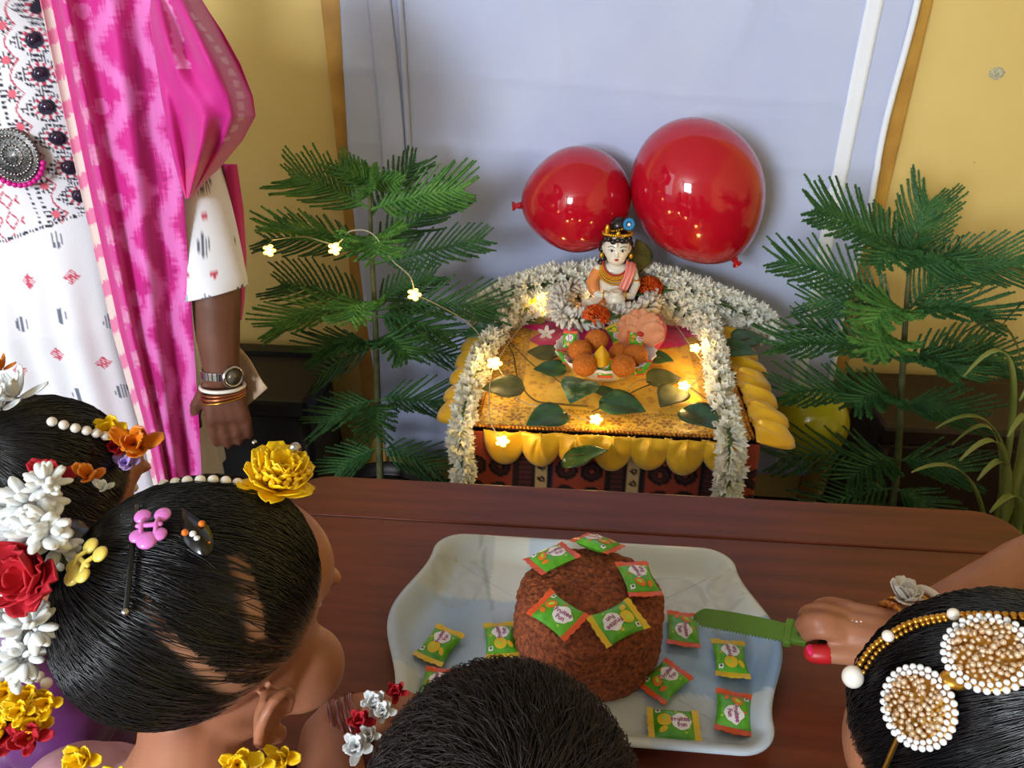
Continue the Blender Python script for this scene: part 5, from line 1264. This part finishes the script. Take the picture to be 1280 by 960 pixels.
garment('shirt', bo, [((-.02, .225, .745), .065, .052, 0), ((-.02, .205, .705), .115, .080, 0), ((-.02, .175, .60), .105, .088, 0), ((-.02, .135, .42), .110, .10, 0)], M_shirt, .02)
garment('shorts', bo, [((-.02, .135, .46), .106, .095, 0), ((-.02, .125, .38), .115, .10, 0), ((-.02, .12, .24), .125, .09, 0)], M_short, .03)
hair(bo, H3, s3, (.1, -.45, .85), 17000, M_hair_b, S(46, 34, 30), (), .05, 7, short=.30, lift=.10, thick=.00036)

# ------------------------------------------------------------------ girl with jewelled hair holding the knife
g4 = thing('person', 'girl with pearl hair medallions holding the knife over the tray', 'person', (.30, .24, 0), 'children round the table')
s4 = 1.0; H4 = head_matrix((.262, .302, .900), 140, -52, 0); mb = MB(); head_prims(mb, H4, s4)
WR = P(1128, 787, z=.768); EL = P(1330, 700, z=.800)
child_body(mb, (.258, .285, .79), (.275, .255, .71), (.30, .22, .47), (.075, .085, 0), .06, [([(.345, .345, .77), (.44, .47, .79), EL, WR.lerp(EL, .45)+Vector((0, 0, .004)), WR], [.034, .031, .029, .026, .0185]), ([(.20, .18, .77), (.19, .13, .66), (.20, .15, .56)], [.034, .028, .022])], .045)
hand_relaxed(mb, (.20, .15, .56), (0, .2, -1), (0, 1, 0), .6, 1)
# hand closed on the knife handle
pc4 = [P(1118, 788, z=.770), P(1090, 785, z=.773), P(1062, 778, z=.774)]
for du, dv, r in ((0, -9, .0125), (0, 3, .0135), (2, 14, .0125)): mb.tube([P(1120, 787+dv*.5, z=.768), P(1090+du, 785+dv, z=.771), P(1060+du, 778+dv*1.1, z=.771)], [.0145, r*1.12, r], 14, rnd=True)
fing = {'index': ((1056, 793, .772), (1028, 788, .778), (1010, 791, .766), (1016, 799, .752)), 'middle': ((1054, 782, .776), (1022, 776, .783), (1003, 781, .767), (1012, 792, .747)),
        'ring': ((1056, 770, .775), (1024, 764, .780), (1007, 769, .763), (1016, 782, .745)), 'little': ((1062, 760, .769), (1036, 755, .773), (1022, 759, .758), (1030, 770, .745))}
for nm, q in fing.items(): mb.tube(cat([P(u, v, z=z) for u, v, z in q], 5), np.interp(np.linspace(0, 1, 16), [0, .4, 1], [.0092, .0082, .0066] if nm != 'little' else [.0078, .007, .0056]).tolist(), 10, rnd=True)
th = [P(u, v, z=z) for u, v, z in ((1108, 806, .764), (1074, 817, .762), (1044, 818, .760), (1018, 817, .757))]; mb.tube(cat(th, 5), np.interp(np.linspace(0, 1, 16), [0, .5, 1], [.0125, .0095, .0074]).tolist(), 10, rnd=True)
obj('body', evaluated(mb, .0024, 4), M_skin, g4); face_parts(g4, H4, s4)
M_nail = mat('pink_nail_polish', S(230, 24, 96), .15, coat=.6); M_henna = mat('henna_stain', S(150, 60, 42), .5)
d_ = (th[3]-th[2]).normalized(); obj('nail', MB().ell(th[3]+d_*.004+Vector((0, -.001, .0058)), (.0058, .0046, .0022), M=frame_to((0, -.2, 1), d_), nu=14, nv=8), M_nail, g4)
obj('nail_tip_stain', MB().tube([th[3]-d_*.010, th[3]+d_*.001], [.0092, .0084], 14, rnd=True), mat('red_henna_fingertip', S(186, 30, 34), .4), g4)
c = P(1072, 768, z=.7845)
mb = MB()
for k in range(13): a = PI*.85+k*PI*1.15/12; mb.ell(c+Vector((.0125*math.cos(a), .008*math.sin(a), -.0008-.002*abs(math.cos(a)))), .0009, nu=8, nv=6)
obj('painted_dots', mb, M_white, g4, kind='stuff')
M_redgold = mat('red_gold_bangle', S(150, 66, 34), .3, metal=.6, col2=S(210, 150, 60), scale=300)
aw = (EL-WR).normalized()
for k, r in enumerate((.0265, .0275, .028, .0285)): ring('bangle', g4, WR+aw*(-.004+.0085*k), aw, r, .0030 if k % 2 == 0 else .0022, M_redgold if k % 2 == 0 else M_gilt)
flower_puff('wrist_ribbon', g4, P(1132, 750, z=.796), .019, 16, M_pale, (-.1, -.1, 1), .7, 5); ring('wrist_band', g4, WR+aw*.034, aw, .026, .004, M_pale)
M_green_dress = mat('dark_green_dress', S(34, 44, 34), .7, col2=S(48, 58, 40), scale=20)
bodice('bodice', g4, *LASTB[0], M_green_dress)
garment('dress', g4, [((.262, .280, .765), .070, .055, .85), ((.272, .262, .725), .108, .082, .85), ((.282, .245, .62), .10, .088, .85), ((.30, .22, .47), .115, .10, .85), ((.31, .20, .30), .16, .14, .85), ((.31, .19, .14), .20, .16, .85)], M_green_dress, .05)
HOFF = -.25
hair(g4, H4, s4, (0, -.9, .1), 8000, M_hair, S(40, 28, 24), (), .05, 9, lift=.05, thick=.0004)
HOFF = 0
ch = [on_head(H4, s4, u, v, 1.10)[0] for u, v in ((1068, 842), (1086, 814), (1110, 794), (1140, 778), (1182, 770), (1230, 768), (1290, 770))]
bead_chain('gold_chain', g4, ch, .0019, M_gilt, 1.6)
bead_chain('gold_chain', g4, [p+Vector((.002, -.004, .002)) for p in ch], .0014, M_gilt, 2.2)
obj('pearl_drop', MB().ell(on_head(H4, s4, 1066, 846, 1.12)[0], (.0062, .0062, .0070), nu=18, nv=12), M_pearl, g4)
for (u, v) in ((1192, 768), (1110, 795)): obj('chain_stone', MB().ell(on_head(H4, s4, u, v, 1.12)[0], .0034, nu=14, nv=10), M_pearl, g4)
M_crystal = mat('champagne_bead', S(236, 216, 188), .12, coat=.7, metal=.3, col2=S(190, 140, 90), scale=500)
for i, (u, v, r) in enumerate(((1150, 884, .0195), (1236, 818, .0200))):
    p, n = on_head(H4, s4, u, v, 1.12); R = frame_to(n, (-.6, .3, .5)); o = obj('medallion', MB().ell(p, (r, r*1.02, .003), M=R, nu=30, nv=8), M_gilt, g4)
    m1, m2 = MB(), MB()
    for k in range(30):
        a = 2*PI*k/30; m1.ell(p+R @ Vector((r*math.cos(a), r*math.sin(a), .002)), .0018, nu=8, nv=6); m1.ell(p+R @ Vector((r*.86*math.cos(a+.1), r*.86*math.sin(a+.1), .0034)), .0015, nu=8, nv=6)
    for k in range(90):
        a = k*2.4; q = r*.80*math.sqrt(k/90); m2.ell(p+R @ Vector((q*math.cos(a), q*math.sin(a), .0030+.0016*(k % 3))), .0011+.0007*((k*7) % 4)/3, nu=7, nv=5)
    obj('seed_pearls', m1, mat('white_seed_bead', S(240, 240, 240), .25), o, kind='stuff'); obj('crystal_beads', m2, M_crystal, o, kind='stuff')
a_, b_ = on_head(H4, s4, 1130, 905, 1.10)[0], on_head(H4, s4, 1100, 975, 1.10)[0]; obj('gold_hairpin', MB().tube([a_, a_.lerp(b_, .5)+Vector((0, 0, .002)), b_], [.003, .0032, .0028], 10, rnd=True, flat=.4), M_gilt, g4)
obj('medallion_link', MB().ell(on_head(H4, s4, 1192, 850, 1.12)[0], (.007, .006, .004), nu=12, nv=8), M_gilt, g4)
# ------------------------------------------------------------------ standing woman in white kurta and magenta stole
WX, WY = -.862, 1.16
wm = thing('person', 'woman in white embroidered kurta and magenta stole standing beside the altar', 'person', (WX, WY, 0))
HW = head_matrix((WX+.01, WY-.02, 1.43), -75, -5, 0); mb = MB(); head_prims(mb, HW, 1.14, neck=.08)
sh_ = Vector((-.655, 1.15, 1.205)); el_ = P(266, 345, y=1.09); wr_ = P(277, 468, y=1.06); V = Vector
limb(mb, [V((WX, WY, 1.28)), V((WX, WY, 1.16)), V((WX, WY, .98)), V((WX, WY, .80))], [.055, .115, .105, .135], 26)
for q in (-1, 1):
    limb(mb, [V((WX, WY, 1.24)), V((WX+q*.17, WY, 1.21))], [.055, .050])
    limb(mb, [V((WX+q*.075, WY, .80)), V((WX+q*.08, WY, .44)), V((WX+q*.08, WY+.01, .07))], [.085, .058, .038]); limb(mb, [V((WX+q*.08, WY+.01, .032)), V((WX+q*.10, WY-.15, .026))], [.034, .026])
arm_ = cat([sh_, sh_.lerp(el_, .5)+V((.004, .01, 0)), el_, el_.lerp(wr_, .5), wr_], 4)
limb(mb, arm_, np.interp(np.linspace(0, 1, 17), [0, .5, .6, .8, 1], [.048, .038, .037, .034, .027]).tolist())
limb(mb, cat([V((WX-.19, WY, 1.205)), V((WX-.25, WY+.02, 1.02)), V((WX-.25, WY-.04, .82))], 4), np.interp(np.linspace(0, 1, 9), [0, 1], [.048, .028]).tolist())
hand_relaxed(mb, wr_, P(290, 560, y=1.05)-wr_, (-.35, 1, 0), 1.02, -1); hand_relaxed(mb, (WX-.25, WY-.04, .82), (.05, -.1, -1), (1, 0, 0), .92, 1)
obj('body', evaluated(mb, .0042, 6), M_skin_d, wm); face_parts(wm, HW, 1.14)
hair(wm, HW, 1.14, (0, -.9, -.25), 3500, M_hair, S(90, 60, 48), (), .05, 11, lift=.05, thick=.0007)
# kurta
mir = [P(u, v, y=1.03) for u, v in ((14, 54), (29, 91), (44, 129), (59, 170), (72, 213), (83, 253))]
dirm = (mir[-1]-mir[0]); dirm.y = 0; stepm = dirm.length/5; dirm.normalize(); mir = [mir[0]+dirm*stepm*k for k in range(6)]; perp = V((-dirm.z, 0, dirm.x))
yA, yB = P(-40, 318, y=1.03), P(118, 268, y=1.03)
def kurta_col(x, z):
    base = S(232, 230, 236); blk, red = S(42, 40, 58), S(196, 60, 88)
    yz = lerp(yA.z, yB.z, (x-yA.x)/(yB.x-yA.x))
    if z > yz:
        w_ = V((x, 0, z))-V((mir[0].x, 0, mir[0].z)); s = w_.dot(dirm); t = w_.dot(perp); sm = (s+stepm/2) % stepm-stepm/2
        d = math.hypot(sm, t); a = math.atan2(t, sm)
        if d < .0105: return blk
        if d < .0150: return red if math.sin(a*10) > .1 else base
        dm = abs(sm)+abs(t)*.85
        if dm < .0260: return blk if (math.sin((s+t)*1100) > 0) != (math.sin((s-t)*1100) > 0) else base
        if abs(abs(t)-.022-.012*abs(math.sin(PI*(s/stepm+.5)))) < .0011: return red
        for sg in (-1, 1):
            s2 = (s) % stepm-stepm/2; d2 = math.hypot(s2, t-sg*.036)
            if d2 < .0055: return S(222, 104, 124)
            if d2 < .0105 and math.sin(math.atan2(t-sg*.036, s2)*8) > 0: return blk
        if .045 < -t < .05 or .058 < -t < .061: return blk if math.sin(s*900) > 0 else base
        if abs(z-yz-.004) < .0022: return blk if math.sin(x*1400) > -.3 else base
        if t < -.045 and x < WX+.05:
            p, q = ((x-WX) % .022)-.011, ((z) % .03)-.015
            if abs(abs(p)/.011+abs(q)/.015-.8) < .13: return red
        return base
    cw_, ch_ = .058, .066; r = math.floor(z/ch_); xx = x+(cw_/2 if r % 2 else 0); c_ = math.floor(xx/cw_); px, pz = xx-(c_+.5)*cw_, z-(r+.5)*ch_
    px += .010*math.sin(r*2.1); pz += .012*math.sin(c_*2.7+r)
    if r % 2 == 0:
        if (px/.0085)**2+(pz/.0125)**2 < 1 and math.sin(px*2200) > -.1: return S(104, 108, 124)
    else:
        if abs(px)/.010+abs(pz)/.012 < 1 and math.sin(px*1300)*math.sin(pz*1300) > -.25: return S(206, 80, 104)
    return base
def kurta_pt(u, v):
    z = lerp(1.285, .42, v); a = -PI/2+(u-.5)*2*PI
    rx = np.interp(z, [.42, .80, .98, 1.12, 1.22, 1.285], [.185, .190, .186, .190, .175, .085]); ry = np.interp(z, [.42, .80, .98, 1.12, 1.22, 1.285], [.165, .165, .128, .135, .105, .07])
    g = sstep(1.0, .75, z); k = 1+g*(.030*math.sin(a*11+.8*math.sin(a*3))+.014*math.sin(a*23+1))
    return (WX+rx*k*math.cos(a), WY+ry*k*math.sin(a), z)
mb = MB(); nu, nv = 560, 440
# finer columns across the front
def uu(i): t = i/nu; return .5+(t-.5)*(1.55-.0)*.5 if False else t
mb.grid(kurta_pt, nu, nv, wrap=True); mb.c = [kurta_col(p[0], p[2]) if p[1] < WY else S(232, 230, 236) for p in mb.v]
M_kurta = mat('white_printed_cotton', rough=.85, attr=True, bump=.12, bscale=420); obj('kurta', mb, M_kurta, wm)
# sleeve
a0, a1 = sh_, arm_[9]; sp_ = cat([arm_[0], arm_[2], arm_[4], arm_[6], arm_[8], arm_[9]], 10); mb = MB(); m_ = len(sp_)-1
axs = (a1-a0).normalized(); ex = axs.cross(V((0, 1, 0))).normalized(); ey = axs.cross(ex)
mb.grid(lambda u, v: sp_[int(round(v*m_))]+(ex*math.cos(2*PI*u)+ey*math.sin(2*PI*u))*(np.interp(v, [0, .3, .8, 1], [.064, .058, .050, .050])*(1+.02*math.sin(2*PI*u*5+v*9)*v)), 160, m_, wrap=True)
mb.c = [S(198, 60, 88) if (abs((p[0]*26+p[2]*3) % 1-.5)/.22+abs((p[2]*24) % 1-.5)/.3 < .6 and int(p[2]*24) % 2) else (S(92, 96, 112) if ((((p[0]*26) % 1-.5)/.22)**2+(((p[2]*24) % 1-.5)/.36)**2 < 1 and not int(p[2]*24) % 2 and math.sin(p[0]*2200) > -.1) else S(232, 230, 236)) for p in mb.v]
obj('sleeve', mb, M_kurta, wm, solid=.002)
q0, q1 = V((WX-.185, WY, 1.215)), V((WX-.25, WY+.02, 1.0)); axs = (q1-q0).normalized(); ex = axs.cross(V((0, 1, 0))).normalized(); ey = axs.cross(ex); mb = MB()
mb.grid(lambda u, v: q0.lerp(q1, v)+(ex*math.cos(2*PI*u)+ey*math.sin(2*PI*u))*lerp(.064, .052, v), 40, 20, wrap=True); mb.c = [S(232, 230, 236)]*len(mb.v); obj('sleeve', mb, M_kurta, wm, solid=.002)
M_beige = mat('beige_printed_cotton', S(206, 178, 150), .85)
q = [P(291, 427, y=1.10), P(336, 483, y=1.09), P(311, 505, y=1.09), P(286, 488, y=1.10)]; obj('kurta_corner', MB().grid(lambda u, v: q[0].lerp(q[1], u).lerp(q[3].lerp(q[2], u), v)+V((0, .006*math.sin(u*5), 0)), 8, 8), M_beige, wm, solid=.0015)
# little mirrors and pendant
M_mirror = mat('dark_mirror_disc', S(70, 56, 78), .15, metal=.6)
def kz(p): # point on the kurta front above x, z
    rx = np.interp(p.z, [.80, .98, 1.12, 1.22, 1.285], [.235, .190, .190, .175, .085]); ry = np.interp(p.z, [.80, .98, 1.12, 1.22, 1.285], [.165, .128, .135, .105, .07]); c_ = clamp((p.x-WX)/rx, -.98, .98)
    return V((p.x, WY-ry*math.sqrt(1-c_*c_), p.z))
for p in mir:
    c = kz(p); n = V((c.x-WX, (c.y-WY)*2, 0)).normalized(); R = frame_to(n); obj('mirror', MB().lathe([(0, .0012), (.0035, .0012), (.004, .0007), (.007, .0014), (.0085, .0005), (.0085, 0)], 20, c, M=R), M_mirror, wm)
M_silver = mat('oxidised_silver', S(150, 148, 146), .35, metal=.85, col2=S(50, 48, 50), scale=400)
c = kz(P(12, 196, y=1.02)); R = frame_to((.08, -1, .12)); c = c+V((0, -.006, 0)); pd = obj('pendant', MB().lathe([(0, .007), (.008, .006), (.010, .004), (.020, .0055), (.022, .003), (.033, .0045), (.036, .002), (.036, 0), (0, 0)], 48, c, M=R), M_silver, wm)
for (r, n, z, br) in ((.014, 20, .006, .0017), (.026, 34, .0058, .0019), (.0345, 44, .004, .0019)):
    m1 = MB()
    for k in range(n): a = 2*PI*k/n; m1.ell(c+R @ V((r*math.cos(a), r*math.sin(a), z)), br, nu=6, nv=5)
    obj('silver_granules', m1, M_steel, pd, kind='stuff')
m1 = MB()
for k in range(15): a = PI*1.08+PI*.84*k/14; m1.ell(c+R @ V((.041*math.cos(a), .041*math.sin(a), .003)), .0040, nu=10, nv=8)
obj('magenta_beads', m1, mat('magenta_bead', S(208, 30, 140), .3), pd, kind='stuff')
# stole
def stole_col(u, v, wide=1, border=True):
    mag, dk, lt, cr = S(214, 22, 142), S(176, 8, 108), S(234, 118, 196), S(230, 204, 196)
    n = noise.noise(V((u*60, v*30, 1)))*.035+noise.noise(V((u*9, v*240, 3)))*.035
    if border:
        if u < .10: return cr if math.sin(v*120+u*9)+n*14 > -.3 else S(226, 120, 160)
        if u < .17: return S(200, 16, 124)
        if u < .25: return mix(S(232, 170, 200), mag, clamp(.5+8*n)) if (v*17+n*6) % 1 < .38 else mag
    tri = lambda t: abs((t % 1)-.5)*2
    z1 = .50+.15*(tri(v*7.2)-.5)*2; z2 = .88+.10*(tri(v*7.2+.15)-.5)*2
    c = mag if math.sin(v*3+u*4) > -.4 else mix(mag, dk, .6)
    e = min(abs(u-z1+n*1.5), abs(u-z2+n*1.5))
    if e < .12: c = mix(lt, mag, sstep(.03, .12, e)*.9)
    if 1-(((v*7.2) % 1-.12)/.09)**2-((u-.35+n*1.5)/.08)**2 > 0: c = mix(lt, c, .3)
    return c
L1 = [(-140, 25), (-60, 38), (0, 50), (120, 75), (250, 103), (420, 142), (545, 178), (640, 200), (760, 225)]; R1 = [(-140, 175), (-60, 188), (0, 196), (120, 214), (250, 230), (420, 242), (545, 250), (640, 254), (760, 262)]
M_stole = mat('magenta_ikat_stole', rough=.62, attr=True, bump=.15, bscale=500, sheen=.35, through=.08)
def st_pt(u, v):
    py = lerp(-120, 740, v); xl_ = np.interp(py, [a for a, b in L1], [b for a, b in L1]); xr_ = np.interp(py, [a for a, b in R1], [b for a, b in R1])
    yy = lerp(1.015, 1.045, u)+.010*math.sin(u*8+v*2.2)*(.4+v)+.006*math.sin(u*17+v*3)-.018*math.exp(-((u-.20-.06*v)/.05)**2)
    if py < 0: yy += .12*(py/-120)**1.5
    return P(lerp(xl_, xr_, u), py, y=yy)
mb = MB(); nu, nv = 170, 420; mb.grid(st_pt, nu, nv); mb.c = [stole_col(i/nu, j/nv) for j in range(nv+1) for i in range(nu+1)]
sto = obj('stole', mb, M_stole, wm, solid=.0016)
rows = [(-110, 120, 200, 1.12), (-60, 160, 226, 1.08), (0, 186, 252, 1.05), (40, 190, 278, 1.03), (80, 196, 300, 1.02), (120, 202, 316, 1.015), (145, 207, 319, 1.015), (175, 212, 303, 1.02), (205, 219, 278, 1.025), (228, 225, 258, 1.03), (248, 232, 240, 1.035)]
def sh_pt(u, v):
    py = lerp(-110, 248, v); A_ = [r[0] for r in rows]; a, b, y = (np.interp(py, A_, [r[k] for r in rows]) for k in (1, 2, 3))
    yy = y-.032*math.sin(PI*clamp(u*.9+.05))+.11*sstep(.72, 1, u)+.008*math.sin(u*13+v*6)+.010*math.sin((u*2.0-v*1.3)*7)*sstep(0, .15, u); return P(lerp(a, b, u), py, y=yy)
mb = MB(); nu, nv = 110, 200; mb.grid(sh_pt, nu, nv)
def sh_col(u, v):
    c = S(206, 18, 136); n = noise.noise(V((u*9, v*80, 5)))*.06
    e = abs(u-.30-.35*v*0+n-.10*abs(((v*5) % 1)-.5))
    if v < .55 and e < .10: c = mix(S(236, 150, 206), c, sstep(.04, .10, e))
    e2 = abs((u-.86)+.9*(v-.62)**2*3+n*.5)
    if .35 < v < .8 and e2 < .035 and math.sin(v*160) > -.5: c = mix(S(240, 190, 220), c, .55)
    if v+u*.12 > .93: c = S(222, 30, 132)
    return c
mb.c = [sh_col(i/nu, j/nv) for j in range(nv+1) for i in range(nu+1)]; obj('stole_shoulder_fold', mb, M_stole, wm, solid=.0016)
rows3 = [(205, 262, 296), (260, 270, 304), (320, 284, 308), (376, 293, 305), (400, 296, 302)]
mb = MB(); mb.grid(lambda u, v: P(lerp(np.interp(lerp(205, 400, v), [r[0] for r in rows3], [r[1] for r in rows3]), np.interp(lerp(205, 400, v), [r[0] for r in rows3], [r[2] for r in rows3]), u), lerp(205, 400, v), y=1.150+.008*math.sin(u*7)), 24, 60)
mb.c = [S(200, 16, 124)]*len(mb.v); obj('stole_back_end', mb, M_stole, wm, solid=.0016)
# watch, bangles
aw = (wr_-el_).normalized(); wc = wr_-aw*.004; R = frame_to(aw, (0, 1, 0))
mb = MB()
for k in range(26):
    a = 2*PI*k/26; p = wc+R @ V((.0305*math.cos(a), .0305*math.sin(a), 0)); Rz = R @ Matrix.Rotation(a, 3, 'Z'); mb.box(p, (.0035, .0066, .013), M=Rz)
wt = obj('watch', mb, M_steel, wm, smooth=False, bevel=.0008)
dn = V((.80, -.60, 0)); dn = (dn-aw*dn.dot(aw)).normalized(); Rd = frame_to(dn, aw); wcd = wc+dn*.031
obj('watch_case', MB().lathe([(0, 0), (.017, 0), (.0185, .004), (.017, .009), (.014, .0085), (.0135, .007), (0, .007)], 32, wcd, M=Rd), M_steel, wt)
obj('watch_dial', MB().lathe([(.0136, .0074), (0, .0076)], 28, wcd, M=Rd), mat('grey_watch_dial', S(120, 112, 100), .25, metal=.4), wt)
M_copper = mat('copper_bangle', S(166, 100, 66), .3, metal=.85)
for k, (z, t, m_) in enumerate(((.020, .0032, M_pearl), (.028, .0022, M_copper), (.034, .0032, M_copper), (.040, .0018, M_gilt))): ring('bangle', wm, wr_+aw*z, (aw+V((.05*k, 0, .02))).normalized(), .034, t, m_)
fr = P(318, 553, y=1.03); obj('finger_ring', MB().ell(fr, (.005, .005, .005), nu=10, nv=8), M_steel, wm)
